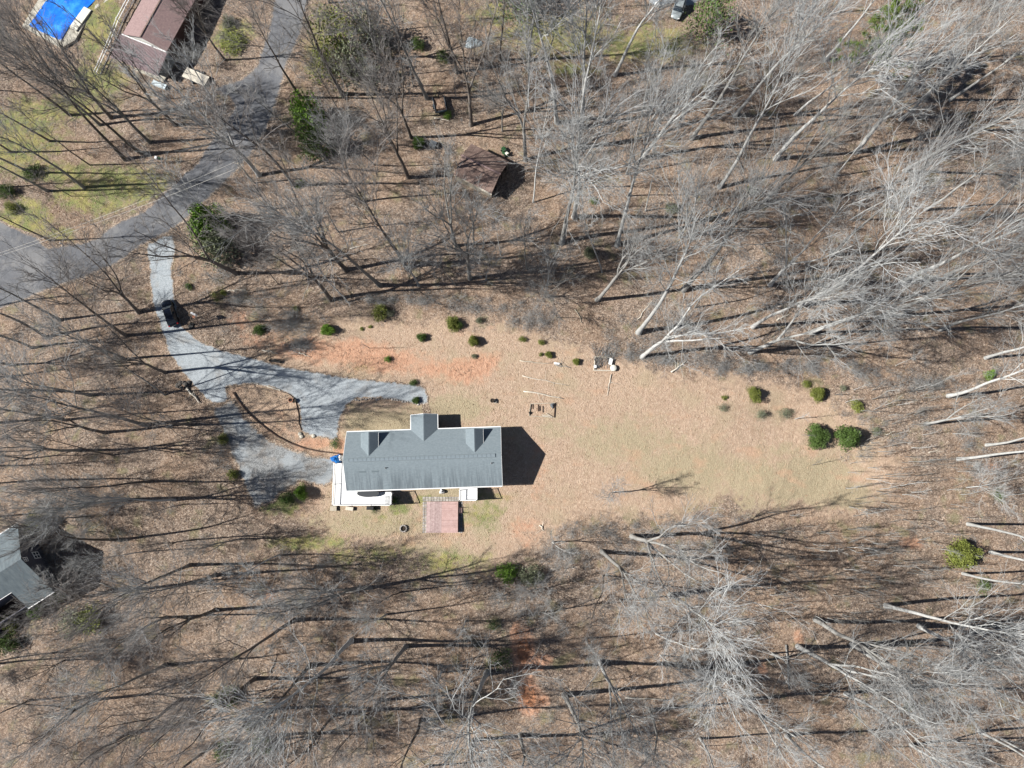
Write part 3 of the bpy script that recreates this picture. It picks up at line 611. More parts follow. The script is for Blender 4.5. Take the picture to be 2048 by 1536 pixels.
# ------------------------------------------------------------------ neighbour's grey house, bottom left
def neighbour():
    a = Vector((*px(35, 1047, 2.7), 0)); b = Vector((*px(108, 1183, 2.7), 0)); m = (a + b) / 2; t = (b - a).normalized(); d = Vector((-abs(t.y), t.x * (1 if t.y > 0 else -1), 0))
    d = Vector((t.y, -t.x, 0)); d = d if d.x < 0 else -d
    rz = math.atan2(t.y, t.x); h = empty('neighbour_house', (m.x, m.y, 0), rz); tag(h, 'tall slate-sided neighbouring house with pale grey roof at the left edge', 'house')
    inv = Matrix.Rotation(-rz, 3, 'Z'); dl = inv @ d; sy = 1 if dl.y > 0 else -1   # local x along the gable, depth along sy*y
    hw = (b - a).length / 2; EZ, RZ, D = 2.7, 6.1, 24
    for sx in (-1, 1):
        q = [(0, 0, RZ), (sx * hw, 0, EZ), (sx * hw, sy * D, EZ), (0, sy * D, RZ)]
        if sx * sy < 0: q = q[::-1]
        mb = MB()
        if sx > 0:
            q = [(0, 0, RZ), (hw, 0, EZ), (hw, sy * 4.6, EZ), (hw * .50, sy * 4.6, EZ + (RZ - EZ) * .50), (hw * .50, sy * 11.6, EZ + (RZ - EZ) * .50), (hw, sy * 11.6, EZ), (hw, sy * D, EZ), (0, sy * D, RZ)]
            if sy < 0: q = q[::-1]
        mb.slab(q, .16); mb.build('roof', M['shingle2'], h)
        y_end = sy * 4.6 if sx > 0 else sy * D
        MB().beam((sx * (hw + .08), 0, EZ - .1), (sx * (hw + .08), y_end, EZ - .1), .14, .14).build('gutter', M['white'], h)
    MB().beam((hw * .50 + .03, sy * 4.6, EZ + (RZ - EZ) * .50 - .12), (hw * .50 + .03, sy * 11.6, EZ + (RZ - EZ) * .50 - .12), .12, .16).build('gutter', M['white'], h)
    iw = hw - .4; g0 = -1.2; yy = sy * .35
    MB().add([(-iw, yy, g0), (iw, yy, g0), (iw, yy, EZ + .2), (0, yy, RZ - .25), (-iw, yy, EZ + .2)], [(0, 1, 2, 3, 4) if sy > 0 else (4, 3, 2, 1, 0)]).build('wall', M['siding_dark'], h)
    for sx in (-1, 1): MB().beam((sx * iw, yy + sy * .02, (g0 + EZ) / 2), (sx * iw, sy * D, (g0 + EZ) / 2), .12, EZ - g0).build('wall', M['siding_dark'], h)
    # courses of lap siding on the gable wall
    lp = MB()
    for k in range(22):
        z = g0 + .3 + k * .32
        w = iw if z < EZ else iw * max(0, (RZ - .4 - z) / (RZ - EZ))
        if w > .3: lp.box((-w, yy - sy * .03 - .012, z), (w, yy - sy * .03 + .012, z + .03))
    o = lp.build('siding_lap', M['siding_dark'], h); o['kind'] = 'stuff'
    def win(x, z, w, hh):
        f = MB(); y = yy - sy * .06
        for p, q in (((x - w, z), (x - w, z + hh)), ((x + w, z), (x + w, z + hh)), ((x - w - .05, z), (x + w + .05, z)), ((x - w - .05, z + hh), (x + w + .05, z + hh)), ((x, z), (x, z + hh)), ((x - w, z + hh / 2), (x + w, z + hh / 2))):
            f.beam((p[0], y, p[1]), (q[0], y, q[1]), .10, .10)
        o = f.build('window', M['white'], h); MB().box((x - w + .04, y - .01, z + .04), (x + w - .04, y + .01, z + hh - .04)).build('pane', M['glass'], o)
    win(0.0, 4.2, .32, .9); win(-.5, 1.1, .55, 1.35); win(3.1, 1.1, .6, 1.35); win(-3.8, 1.1, .55, 1.35)
    # dark covered porch notch
    MB().box((hw * .5, min(sy * 4.7, sy * 11.5), 0.2), (hw + .3, max(sy * 4.7, sy * 11.5), .4)).build('porch_floor', M['timber_dark'], h)
    MB().box((hw * .5, min(sy * 4.7, sy * 11.5), 0.4), (hw * .5 + .1, max(sy * 4.7, sy * 11.5), EZ + 1.6)).build('wall', M['siding_dark'], h)
    for y in (4.8, 8.0, 11.4): MB().box((hw + .05, sy * y - .07, .4), (hw + .2, sy * y + .07, 1.45)).build('rail_post', M['white'], h)
M['shingle2'] = noisy('pale_green_grey_shingle', [(.25, (.08, .10, .112)), (.5, (.12, .145, .158)), (.8, (.16, .19, .20))], 1.0, 5, vec_scale=(.6, 2.2, 1))
neighbour()

# ------------------------------------------------------------------ mauve-roofed house, pool, fence, trailer: top left
M['shaded_siding'] = noisy('shaded_brown_siding', [(.3, (.07, .04, .035)), (.7, (.11, .065, .055))], 2.0)  # dark brown side walls: their shade is put into the colour
def barn():
    ez, rz_ = 3.1, 4.7
    A = Vector((*px(245, 68, ez), 0)); B = Vector((*px(333, 103, ez), 0)); t = (B - A).normalized(); m = (A + B) / 2; hw = (B - A).length / 2
    ang = math.atan2(t.y, t.x); h = empty('mauve_house', (m.x, m.y, 0), ang); tag(h, 'house with faded mauve gable roof and ribbed metal porch roof near the pool', 'house')
    D = 22.0   # local +y runs away from the porch
    for sx in (-1, 1):
        q = [(0, 0, rz_), (sx * hw, 0, ez), (sx * hw, D, ez), (0, D, rz_)]
        MB().slab(q if sx < 0 else q[::-1], .12).build('roof', M['mauve'], h)
        cs = MB()
        for k in range(1, 16):
            a = k / 16; cs.beam((sx * hw * a, 0, rz_ + (ez - rz_) * a + .006), (sx * hw * a, D, rz_ + (ez - rz_) * a + .006), .03, .015)
        cs.build('shingle_course', M['mauve'], h)['kind'] = 'stuff'
        MB().box((sx * (hw - .3) - .08, .3, -.3), (sx * (hw - .3) + .08, D - .3, ez)).build('wall', M['shaded_siding'], h)
    MB().box((-hw + .35, .28, -.3), (hw - .35, .42, ez - .02)).build('wall', M['siding'], h)
    MB().add([(-hw + .3, .3, ez - .05), (hw - .3, .3, ez - .05), (0, .3, rz_ - .15)], [(0, 1, 2)]).build('wall', M['siding'], h)
    MB().beam((0, 0, rz_ + .05), (0, D, rz_ + .05), .22, .05).build('ridge_cap', M['rust'], h)
    MB().box((-hw - .02, -.2, ez - .02), (hw * .35, -.04, ez + .14)).build('trim_board', M['white'], h)
    MB().box((hw * .42, -.2, ez - .02), (hw + .05, -.04, ez + .14)).build('trim_board', M['white'], h)
    pd = 4.6; pr = MB(); n = 40
    for k in range(n):   # ribbed sheet: one long strip per rib
        x0 = -hw - .5 + (2 * hw + .7) * k / n; x1 = -hw - .5 + (2 * hw + .7) * (k + 1) / n; xm = (x0 + x1) / 2
        for (xa, za, xb, zb) in ((x0, 0, xm - .03, 0), (xm - .03, 0, xm, .07), (xm, .07, xm + .03, 0), (xm + .03, 0, x1, 0)):
            pr.add([(xa, -.2, ez - .08 + za), (xb, -.2, ez - .08 + zb), (xb, -pd, ez - .75 + zb), (xa, -pd, ez - .75 + za)], [(3, 2, 1, 0)])
    pr.build('porch_roof', M['mauve_metal'], h)
    MB().box((-hw - .3, -pd + .3, -.15), (hw, .28, .12)).build('porch_floor', M['concrete'], h)
    for k in range(4):
        x = -hw + .1 + (2 * hw - .3) * k / 3; MB().box((x - .06, -pd + .35, .1), (x + .06, -pd + .47, ez - .78)).build('porch_column', M['white'], h)
    MB().box((hw - 1.6, -pd - 1.0, .02), (hw + 1.1, -pd - .15, .5)).build('stoop', M['paleblue'], h)
barn()
def slab_poly(name, pts, z, th, m, parent=None):
    q = [(*px(u, v, z), z) for u, v in pts]; A = sum(q[i][0] * q[(i + 1) % len(q)][1] - q[(i + 1) % len(q)][0] * q[i][1] for i in range(len(q)))
    if A < 0: q = q[::-1]
    return MB().slab(q, th).build(name, m, parent)
def pool():
    p = empty('swimming_pool', (0, 0, 0)); tag(p, 'swimming pool under a bright blue cover at the top left corner', 'pool')
    slab_poly('pool_cover', [(104, -60), (93, 0), (58, 50), (92, 68), (122, 80), (138, 52), (190, 0), (214, -60)], .62, .5, M['tarpblue'], p)
    slab_poly('patio', [(70, -60), (80, -6), (44, 52), (122, 96), (150, 80), (184, 22), (216, 0), (250, -60)], .46, .5, M['concrete'], p)
    slab_poly('diving_board_pad', [(139, 53), (168, 13), (182, 20), (152, 62)], .72, .2, M['cream'], p)
    # rope edge anchors
    for (u, v) in [(93, 0), (82, 16), (70, 33), (58, 50), (92, 68), (122, 80)]:
        x, y = px(u, v, .7); MB().lathe([(.16, 0), (.2, .1), (.14, .2)], 10, (x, y, .56)).build('weight', M['paleblue'], p)
pool()
def rail_fence():
    f = empty('rail_fence', (0, 0, 0)); tag(f, 'white two-rail fence slanting between the pool lawn and the mauve house', 'fence')
    P = [gpz(268, -8), gpz(240, 45), gpz(222, 92), gpz(196, 150)]
    pts = []
    for a, b in zip(P, P[1:]):
        n = max(1, round((b - a).length / 2.4)); pts += [a.lerp(b, k / n) for k in range(n)]
    pts.append(P[-1])
    for p in pts: MB().box((p.x - .07, p.y - .07, p.z - .3), (p.x + .07, p.y + .07, p.z + 1.35)).build('post', M['white'], f)
    for a, b in zip(pts, pts[1:]):
        for zz, off in ((1.2, 0), (.6, .0)):
            MB().beam((a.x + off, a.y, a.z + zz), (b.x + off, b.y, b.z + zz), .10, .12).build('rail', M['white'], f)
        MB().beam((a.x + .55, a.y + .1, a.z + .18), (b.x + .55, b.y + .1, b.z + .18), .10, .10).build('rail', M['white'], f)
rail_fence()
def wheel(mb_parent, x, y, z, r=.34, w=.22, axis='x'):
    def lay(prof, m, nm, par):
        mb = MB().lathe(prof, 18); vs = []
        for X, Y, Z in mb.v: vs.append((x + Z, y + X, z + Y) if axis == 'x' else (x + X, y + Z, z + Y))
        mb.v = vs; return mb.build(nm, m, par, True)
    wt = lay([(r * .6, -w / 2), (r * .93, -w / 2), (r, -w * .35), (r, w * .35), (r * .93, w / 2), (r * .6, w / 2)], M['rubber'], 'wheel', mb_parent)
    lay([(r * .12, -w * .42), (r * .55, -w * .38), (r * .6, -w * .3), (r * .6, w * .3), (r * .55, w * .38), (r * .12, w * .42)], M['metal'], 'rim', wt)
    return wt
def trailer(u, v, ang, L, W, fl, label, leaves=False):
    x, y, z = gp(u, v); t = empty('utility_trailer', (x, y, z), ang); tag(t, label, 'trailer')
    n = 8
    for k in range(n):
        x0 = -W / 2 + W * k / n; MB().box((x0 + .01, -L / 2, .55), (x0 + W / n - .01, L / 2, .60)).build('plank', fl, t)
    fr = MB()
    for sx in (-1, 1): fr.beam((sx * W / 2, -L / 2, .52), (sx * W / 2, L / 2, .52), .08, .12)
    for sy in (-1, 1): fr.beam((-W / 2, sy * L / 2, .52), (W / 2, sy * L / 2, .52), .08, .12)
    fr.build('frame', M['darkmetal'], t)
    for sx in (-1, 1):
        if leaves: MB().box((sx * W / 2 - .03 + sx * .02, -L / 2, .58), (sx * W / 2 + .03 + sx * .02, L / 2, 1.05)).build('side_panel', M['tmetal'], t)
        wheel(t, sx * (W / 2 + .16), -.1, .32, .32, .2)
        MB().box((sx * (W / 2 + .16) - .14, -.5, .66), (sx * (W / 2 + .16) + .14, .3, .70)).build('fender', M['darkmetal'], t)
    if leaves:
        MB().box((-W / 2, -L / 2 - .03, .58), (W / 2, -L / 2 + .03, 1.0)).build('tailgate', M['tmetal'], t)
        g = 10; mb = MB(); rnd = random.Random(3)
        P = [[(-W / 2 + .06 + (W - .12) * i / g, -L / 2 + .6 + (L - .7) * j / g, .66 + .12 * math.sin(i * .8) * math.sin(j * .7 + 1) + rnd.uniform(0, .08)) for i in range(g + 1)] for j in range(g + 1)]
        mb.v = [p for r_ in P for p in r_]; mb.f = [(j * (g + 1) + i, j * (g + 1) + i + 1, (j + 1) * (g + 1) + i + 1, (j + 1) * (g + 1) + i) for j in range(g) for i in range(g)]
        o = mb.build('leaf_load', M['leaves_dead'], t); o['kind'] = 'stuff'
    tg = MB(); tg.beam((-W * .35, L / 2, .5), (0, L / 2 + 1.2, .48), .08, .1); tg.beam((W * .35, L / 2, .5), (0, L / 2 + 1.2, .48), .08, .1); tg.beam((0, L / 2 + 1.1, .48), (0, L / 2 + 1.6, .48), .1, .1)
    tg.build('tongue', M['darkmetal'], t); MB().tube([(0, L / 2 + 1.3, 0), (0, L / 2 + 1.3, .8)], .04, 8).build('jack', M['metal'], t)
M['tmetal'] = noisy('blue_grey_trailer_metal', [(.3, (.10, .13, .16)), (.7, (.22, .26, .29))], 3)
trailer(394, 157, math.atan2(*[a - b for a, b in zip(gp(420, 168)[:2], gp(368, 146)[:2])][::-1]) - math.pi / 2, 4.6, 2.0, M['timber_pale'], 'flatbed trailer with pale bleached plank floor beside the asphalt road')
trailer(880, 213, R(12), 2.9, 2.0, M['timber_dark'], 'small dark trailer with its open bed full of brown leaves', True)

# ------------------------------------------------------------------ cars
def car(u, v, u2, v2, paint, label, L=4.8, W=1.9):
    a = gpz(u, v); b = gpz(u2, v2); m = (a + b) / 2; d = (b - a)   # a = rear, b = front
    c = empty('parked_car', (m.x, m.y, tzf(m.x, m.y) + .04), math.atan2(d.y, d.x) - math.pi / 2); tag(c, label, 'car')
    def loft(st, name, m_, closed=True, smooth=True):
        vs = []; fs = []; n = len(st[0])
        for s_ in st: vs += s_
        for i in range(len(st) - 1):
            for k in range(n - (0 if closed else 1)):
                k2 = (k + 1) % n; fs.append((i * n + k, i * n + k2, (i + 1) * n + k2, (i + 1) * n + k))
        if closed: fs += [tuple(range(n))[::-1], tuple((len(st) - 1) * n + k for k in range(n))]
        o = MB().add(vs, fs).build(name, m_, c, smooth); return o
    h = L / 2; w = W / 2
    def sec(y, ww, zb, zt, sh):   # rounded body section
        return [(-ww * .92, y, zb), (-ww, y, zb + .15), (-ww, y, zt - sh - .1), (-ww * .96, y, zt - sh), (-ww * .80, y, zt - .02), (0, y, zt), (ww * .80, y, zt - .02), (ww * .96, y, zt - sh), (ww, y, zt - sh - .1), (ww, y, zb + .15), (ww * .92, y, zb)]
    body = loft([sec(-h, w * .74, .42, .86, .08), sec(-h + .12, w * .90, .34, 1.0, .08), sec(-h + .6, w * .99, .28, 1.06, .08), sec(-.8, w, .26, 1.05, .08), sec(.7, w, .26, 1.02, .08), sec(1.2, w * .99, .28, .99, .08), sec(h - .75, w * .95, .30, .92, .10), sec(h - .25, w * .86, .36, .80, .12), sec(h, w * .62, .42, .68, .1)], 'body', paint)
    def cab(y, ww, z): return [(-ww, y, z), (ww, y, z)]
    zr = 1.62
    q = lambda a_, nm, mt: MB().add(a_, [tuple(range(len(a_)))]).build(nm, mt, c)
    wr, wb = w * .70, w * .90
    yf0, yf1, yr1, yr0 = 1.15, .45, -1.75, -2.12
    rf = loft([[(-wr * .9, yf1 + .06, zr - .05), (0, yf1 + .10, zr - .02), (wr * .9, yf1 + .06, zr - .05)], [(-wr, yf1 - .15, zr), (0, yf1 - .15, zr + .04), (wr, yf1 - .15, zr)], [(-wr, -.8, zr + .02), (0, -.8, zr + .06), (wr, -.8, zr + .02)], [(-wr * .97, yr1 + .1, zr - .02), (0, yr1 + .05, zr + .02), (wr * .97, yr1 + .1, zr - .02)]], 'roof', paint, False)
    q([(-wb, yf0, 1.0), (wb, yf0, 1.0), (wr * .92, yf1 + .06, zr - .05), (-wr * .92, yf1 + .06, zr - .05)], 'windshield', M['glass'])
    q([(wb * .95, yr0, 1.03), (-wb * .95, yr0, 1.03), (-wr * .97, yr1 + .1, zr - .02), (wr * .97, yr1 + .1, zr - .02)], 'rear_window', M['glass'])
    for sx in (-1, 1):
        v_ = [(sx * wb, yf0, 1.0), (sx * wr * .95, yf1, zr - .03), (sx * wr, -.35, zr), (sx * wb * 1.02, -.35, 1.03)]; q(v_ if sx < 0 else v_[::-1], 'side_window', M['glass'])
        v_ = [(sx * wb * 1.02, -.42, 1.03), (sx * wr, -.42, zr), (sx * wr * .97, yr1 + .1, zr - .02), (sx * wb * .95, yr0, 1.03)]; q(v_ if sx < 0 else v_[::-1], 'side_window', M['glass'])
        MB().beam((sx * wr * .93, .25, zr + .08), (sx * wr * .93, -1.5, zr + .07), .04, .05).build('roof_rail', M['darkmetal'], c)
        for y in (1.45, -1.4): wheel(c, sx * (w - .10), y, .34, .34, .22)
        mr = MB(); mr.lathe([(0, -.09), (.11, -.05), (.12, .05), (0, .09)], 10, (0, 0, 0)); mr.v = [(sx * (w + .08) + z_ * .7, .95 + y_ * .7, 1.08 + x_ * .8) for x_, y_, z_ in mr.v]; mr.build('mirror', paint, c, True)
        MB().box((sx * .62 - .16, h - .18, .66), (sx * .62 + .16, h - .04, .80), sx * -.35).build('headlight', M['clear_lens'], c)
        MB().box((sx * .74 - .12, -h + .0, .84), (sx * .74 + .12, -h + .16, .98), sx * -.35).build('taillight', M['red_lens'], c)
    MB().box((-.26, -h - .015, .62), (.26, -h + .02, .74)).build('licence_plate', M['cream'], c)
    return c
car(352, 652, 335, 604, M['carblack'], 'glossy black SUV parked on the gravel drive near the road')
car(1362, 3, 1350, 37, M['carsilver'], 'silver car seen through bare branches at the top edge')

# ------------------------------------------------------------------ brown shed, mower, bins and other yard things
def shed():
    z_e, z_r = 2.2, 3.5
    A = Vector((*px(907, 350, z_e), 0)); B = Vector((*px(983, 387, z_e), 0)); t = (B - A); L = t.length; ang = math.atan2(t.y, t.x)
    s = empty('garden_shed', (A.x, A.y, 0), ang); tag(s, 'old shed with rusty brown gable roof under the bare trees', 'shed')
    W = 6.6; g = tzf(A.x + 3, A.y)
    n = 22
    for (y0, z0, y1, z1) in ((0, z_e, W / 2, z_r), (W, z_e, W / 2, z_r)):
        for k in range(n):   # roofing sheets laid side by side
            x0, x1 = L * k / n, L * (k + 1) / n; dz = .012 * ((k * 7) % 3)
            qd = [(x0 + .005, y0, z0 + dz), (x1 - .005, y0, z0 + dz), (x1 - .005, y1, z1 + dz), (x0 + .005, y1, z1 + dz)]
            MB().slab(qd if y0 == 0 else qd[::-1], .05).build('roof_sheet', M['rust'], s)
    MB().beam((-.1, W / 2, z_r + .07), (L + .1, W / 2, z_r + .07), .26, .05).build('ridge_cap', M['mauve'], s)
    MB().beam((.1, -.05, z_e - .02), (L * .52, -.05, z_e - .02), .10, .22).build('fascia', M['timber'], s)
    MB().beam((L * .68, -.10, z_e - .06), (L + .1, -.16, z_e - .1), .22, .20).build('fascia', M['timber_pale'], s)
    for y in (.3, W - .3): MB().box((.2, y - .06, g - .3), (L - .2, y + .06, z_e)).build('wall', M['timber'], s)
    MB().box((.2, .36, g - .3), (.32, W - .36, z_e)).build('wall', M['timber'], s)
    for y in (.5, 2.3, 4.4, 6.1): MB().box((L - .4, y - .07, g - .3), (L - .26, y + .07, z_e + .1)).build('post', M['timber_dark'], s)
    MB().box((L - 2.6, .5, g), (L - 1.2, 2.2, g + .9)).build('stored_crate', M['paleblue'], s)
shed()
def mower():
    x, y, z = gp(1011, 306); m = empty('riding_mower', (x, y, z), R(35)); tag(m, 'riding lawn mower with cream seat parked above the rusty shed', 'mower')
    MB().box((-.34, .15, .35), (.34, .95, .78)).build('hood', M['green_paint'], m, bevel=.06)
    MB().box((-.36, -.75, .3), (.36, .15, .45)).build('frame', M['green_paint'], m)
    MB().box((-.27, -.65, .5), (.27, -.15, .60)).build('seat', M['cream'], m, bevel=.05); MB().box((-.27, -.76, .58), (.27, -.65, .95)).build('seat_back', M['cream'], m, bevel=.04)
    MB().tube([(0, .1, .6), (0, -.05, .95)], .025, 6).build('steering_column', M['black'], m)
    sw = MB().lathe([(.17, 0), (.20, .015), (.17, .03)], 14, (0, -.06, .95)); sw.build('steering_wheel', M['black'], m)
    for sx in (-1, 1): wheel(m, sx * .46, -.5, .26, .26, .22); wheel(m, sx * .42, .72, .19, .19, .15)
    MB().lathe([(.55, .14), (.58, .2), (.5, .28)], 16, (0, .15, 0)).build('mower_deck', M['green_paint'], m)
mower()
def binbox():
    x, y, z = gp(867, 292); b = empty('storage_bin', (x, y, z), R(-25)); tag(b, 'dark grey square storage bin beside a small green shrub', 'bin')
    M['binm'] = noisy('grey_bin', [(.3, (.08, .09, .10)), (.7, (.15, .165, .18))], 4)
    MB().box((-.55, -.5, 0), (.55, .5, .85)).build('body', M['binm'], b, bevel=.03); MB().box((-.6, -.55, .86), (.6, .55, .93)).build('lid', M['binm'], b, bevel=.02)
binbox()
def tarp_bundle(u, v, sx, sy, h, m, label, seed, name='tarp_bundle', cat='tarp', z=None):
    x, y, zz = gp(u, v); o = np.random.RandomState(seed); n, k = 12, 22; V = []; F = []
    for i in range(n + 1):
        for j in range(k):
            a = 6.2832 * j / k; r = 1 - (i / n) ** 1.6; rr = r * (1 + .18 * math.sin(3 * a + seed) + .08 * math.sin(7 * a))
            V.append((sx * rr * math.cos(a), sy * rr * math.sin(a), h * (i / n) ** .6 * (1 + .12 * math.sin(5 * a + i)) + .02))
    for i in range(n):
        for j in range(k): F.append((i * k + j, i * k + (j + 1) % k, (i + 1) * k + (j + 1) % k, (i + 1) * k + j))
    b = MB().add(V, F).build(name, m, None); b.location = (x, y, (zz if z is None else z)); return tag(b, label, cat)
tarp_bundle(946, 87, 1.5, 1.0, .9, M['paleblue'], 'pale blue tarp-covered heap on the ground in the upper woods', 2)
tarp_bundle(674, 918, .95, .75, 1.1, M['tarpblue2'], 'crumpled bright blue tarp against the west gable of the house', 5)
tarp_bundle(683, 916, .45, .5, 1.2, M['white'], 'white plastic sack between the blue tarp and the house wall', 7, 'plastic_sack', 'sack')
tarp_bundle(884, 983, .42, .4, .8, M['white'], 'white lidded barrel standing under the south eave of the house', 9, 'white_barrel', 'barrel')
def pole_and_wires():
    bx, by, bz = gp(508, 366); p = empty('utility_pole', (bx, by, bz)); tag(p, 'wooden utility pole with a crossarm beside the road bend', 'utility pole')
    H = 7.5; MB().tube([(0, 0, -.4), (0, 0, H)], [.16, .11], 10).build('pole', M['timber'], p)
    MB().beam((-.9, .3, H - .5), (.9, -.3, H - .5), .1, .12).build('crossarm', M['timber'], p)
    for s in (-.8, .8): MB().lathe([(.05, 0), (.08, .06), (.05, .14), (.07, .18)], 8, (s, -s * .33, H - .44)).build('insulator', M['cream'], p)
    for k, (dx, uu, vv) in enumerate(((-.8, -40, 519), (.8, -40, 524))):
        e = px(uu, vv, 7.0); a = Vector((bx + dx, by - dx * .33, bz + H - .3)); b = Vector((e[0], e[1], 7.0)); pts = []
        for i in range(17):
            t = i / 16; q = a.lerp(b, t); q.z -= 1.0 * 4 * t * (1 - t); pts.append(q)
        w = MB().tube(pts, .028, 5).build('power_line', M['wire'], None)
        tag(w, ('upper' if k == 0 else 'lower') + ' of the two parallel overhead wires crossing the asphalt road', 'wire', 'overhead wires')
pole_and_wires()
def hoop():
    x, y, z = gp(383, 651); h = empty('basketball_hoop', (x, y, z), R(-110)); tag(h, 'dark pole carrying a small white board beside the black SUV', 'basketball hoop')
    tx, ty = px(387, 628, 3.0); dx, dy = tx - x, ty - y; c, s = math.cos(R(110)), math.sin(R(110)); lx, ly = dx * c - dy * s, dx * s + dy * c
    MB().box((-.5, -.4, 0), (.5, .4, .18)).build('base', M['black'], h, bevel=.05)
    MB().tube([(0, 0, .1), (lx * .35, ly * .35, 1.6), (lx * .9, ly * .9, 2.75)], .07, 8).build('pole', M['black'], h)
    MB().beam((lx - .05, ly - .45, 3.0), (lx + .05, ly + .45, 3.0), .30, .75).build('backboard', M['white'], h)
    MB().lathe([(.21, 0), (.235, .015), (.21, .03)], 16, (lx + .38, ly, 2.75)).build('rim', M['terracotta'], h)
hoop()
def small_things():
    # terracotta pot and black planter at the tip of the island
    for (u, v, r, hh, m, lab, nm) in ((583, 801, .36, .55, M['terracotta'], 'round terracotta pot at the drive edge beside a black planter', 'terracotta_pot'), (589.5, 802, .36, .5, M['black'], 'round black planter beside the terracotta pot', 'black_planter'),
                                      (985, 802, .34, .6, M['black'], 'black plant pot standing alone on the lawn north of the roof end', 'plant_pot'), (990, 804, .22, .35, M['cream'], 'small cream pot next to a black pot on the lawn', 'cream_pot')):
        x, y, z = gp(u, v); p = empty(nm, (x, y, z)); tag(p, lab, 'pot')
        MB().lathe([(r * .7, 0), (r * .95, hh * .9), (r * 1.08, hh * .9), (r * 1.08, hh), (r * .86, hh), (r * .8, hh * .8)], 18).build('pot', m, p)
        MB().lathe([(r * .8, hh * .82), (.001, hh * .84)], 14).build('soil', M['soil'], p)
    x, y, z = gp(807, 1057); p = empty('fire_pit', (x, y, z)); tag(p, 'small round fire pit of stones on the back lawn', 'fire pit')
    for k in range(11):
        a = 6.2832 * k / 11; MB().box((.52 * math.cos(a) - .13, .52 * math.sin(a) - .1, 0), (.52 * math.cos(a) + .13, .52 * math.sin(a) + .1, .32), a + 1.57).build('stone', M['stone'], p)
    MB().lathe([(.42, .02), (.3, .06), (.001, .1)], 14).build('ash', M['soil'], p)
    # black bench at the upper edge of the drive
    x, y, z = gp(553, 723); b = empty('garden_bench', (x, y, z), R(-8)); tag(b, 'low black bench at the upper edge of the gravel drive', 'bench')
    for k in range(3): MB().box((-.85, -.24 + k * .16, .42), (.85, -.11 + k * .16, .46)).build('slat', M['black'], b)
    MB().box((-.85, .27, .5), (.85, .31, .85)).build('backrest', M['black'], b)
    for sx in (-.75, .75): MB().box((sx - .04, -.22, 0), (sx + .04, .26, .42)).build('leg', M['black'], b)
    x, y, z = gp(541, 722); tag(tarp_bundle(541, 721, .22, .22, .45, M['black'], 'small black lump beside the low black bench', 3, 'black_bucket', 'bucket'))
    # things along the south side of the big deck
    for (u, v, nm, lab, m, s, cat) in ((668, 1017, 'wooden_crate', 'small wooden crate off the southwest deck corner', M['timber'], (.55, .4, .45), 'crate'), (700, 1017, 'tan_cushion_box', 'tan rounded box beside the south edge of the deck', M['timber_pale'], (.65, .3, .5), 'box'), (742, 1016, 'grill', 'black barbecue grill by the south edge of the white deck', M['black'], (.6, .3, .9), 'grill')):
        x, y, z = gp(u, v); e = empty(nm, (x, y, z), R(random.Random(u).uniform(-12, 12))); tag(e, lab, cat)
        MB().box((-s[0], -s[1], s[2] * .45), (s[0], s[1], s[2])).build('body', m, e, bevel=.05)
        for sx in (-1, 1):
            for sy in (-1, 1): MB().box((sx * s[0] * .85 - .03, sy * s[1] * .8 - .03, 0), (sx * s[0] * .85 + .03, sy * s[1] * .8 + .03, s[2] * .45)).build('leg', M['darkmetal'], e)
    # white pedestal and marker
    for (u, v, nm, lab, cat) in ((316, 318, 'utility_pedestal', 'small white and green utility pedestal on the mossy verge', 'utility box'), (127, 490, 'marker_post', 'short white marker post at the road edge on the left', 'post'), (1313, 12, 'white_tank', 'small round white tank on the pale pad at the top edge', 'tank')):
        x, y, z = gp(u, v); e = empty(nm, (x, y, z)); tag(e, lab, cat)
        if cat == 'tank': MB().lathe([(.38, 0), (.42, .1), (.42, .7), (.25, .85), (.001, .9)], 16).build('body', M['white'], e, True)
        elif cat == 'post': MB().box((-.07, -.07, -.1), (.07, .07, 1.1)).build('post', M['white'], e)
        else:
            MB().box((-.3, -.25, 0), (.1, .25, .7)).build('body', M['white'], e, bevel=.04); MB().box((.2, -.2, 0), (.5, .2, .5)).build('cabinet', M['green_paint'], e, bevel=.04)
    # stone pile at the drive's inner corner
    x, y, z = gp(368, 771); p = empty('stone_pile', (x, y, z)); tag(p, 'pile of dark stones at the left bend of the driveway', 'stones'); rnd = random.Random(5)
    for k in range(16):
        s = rnd.uniform(.15, .38); mb = MB().lathe([(s * .3, -s * .5), (s, -s * .2), (s * .9, s * .25), (s * .35, s * .5)], 7); cx, cy = rnd.uniform(-1.1, 1.1), rnd.uniform(-.5, .5)
        mb.v = [(cx + X * rnd.uniform(.85, 1.15), cy + Y, Z + s * .5 + (.25 if abs(cx) < .5 else 0)) for X, Y, Z in mb.v]; mb.build('stone', M['stone_dark'], p)
M['stone_dark'] = noisy('dark_stone', [(.3, (.05, .045, .04)), (.7, (.12, .11, .10))], 3)
small_things()
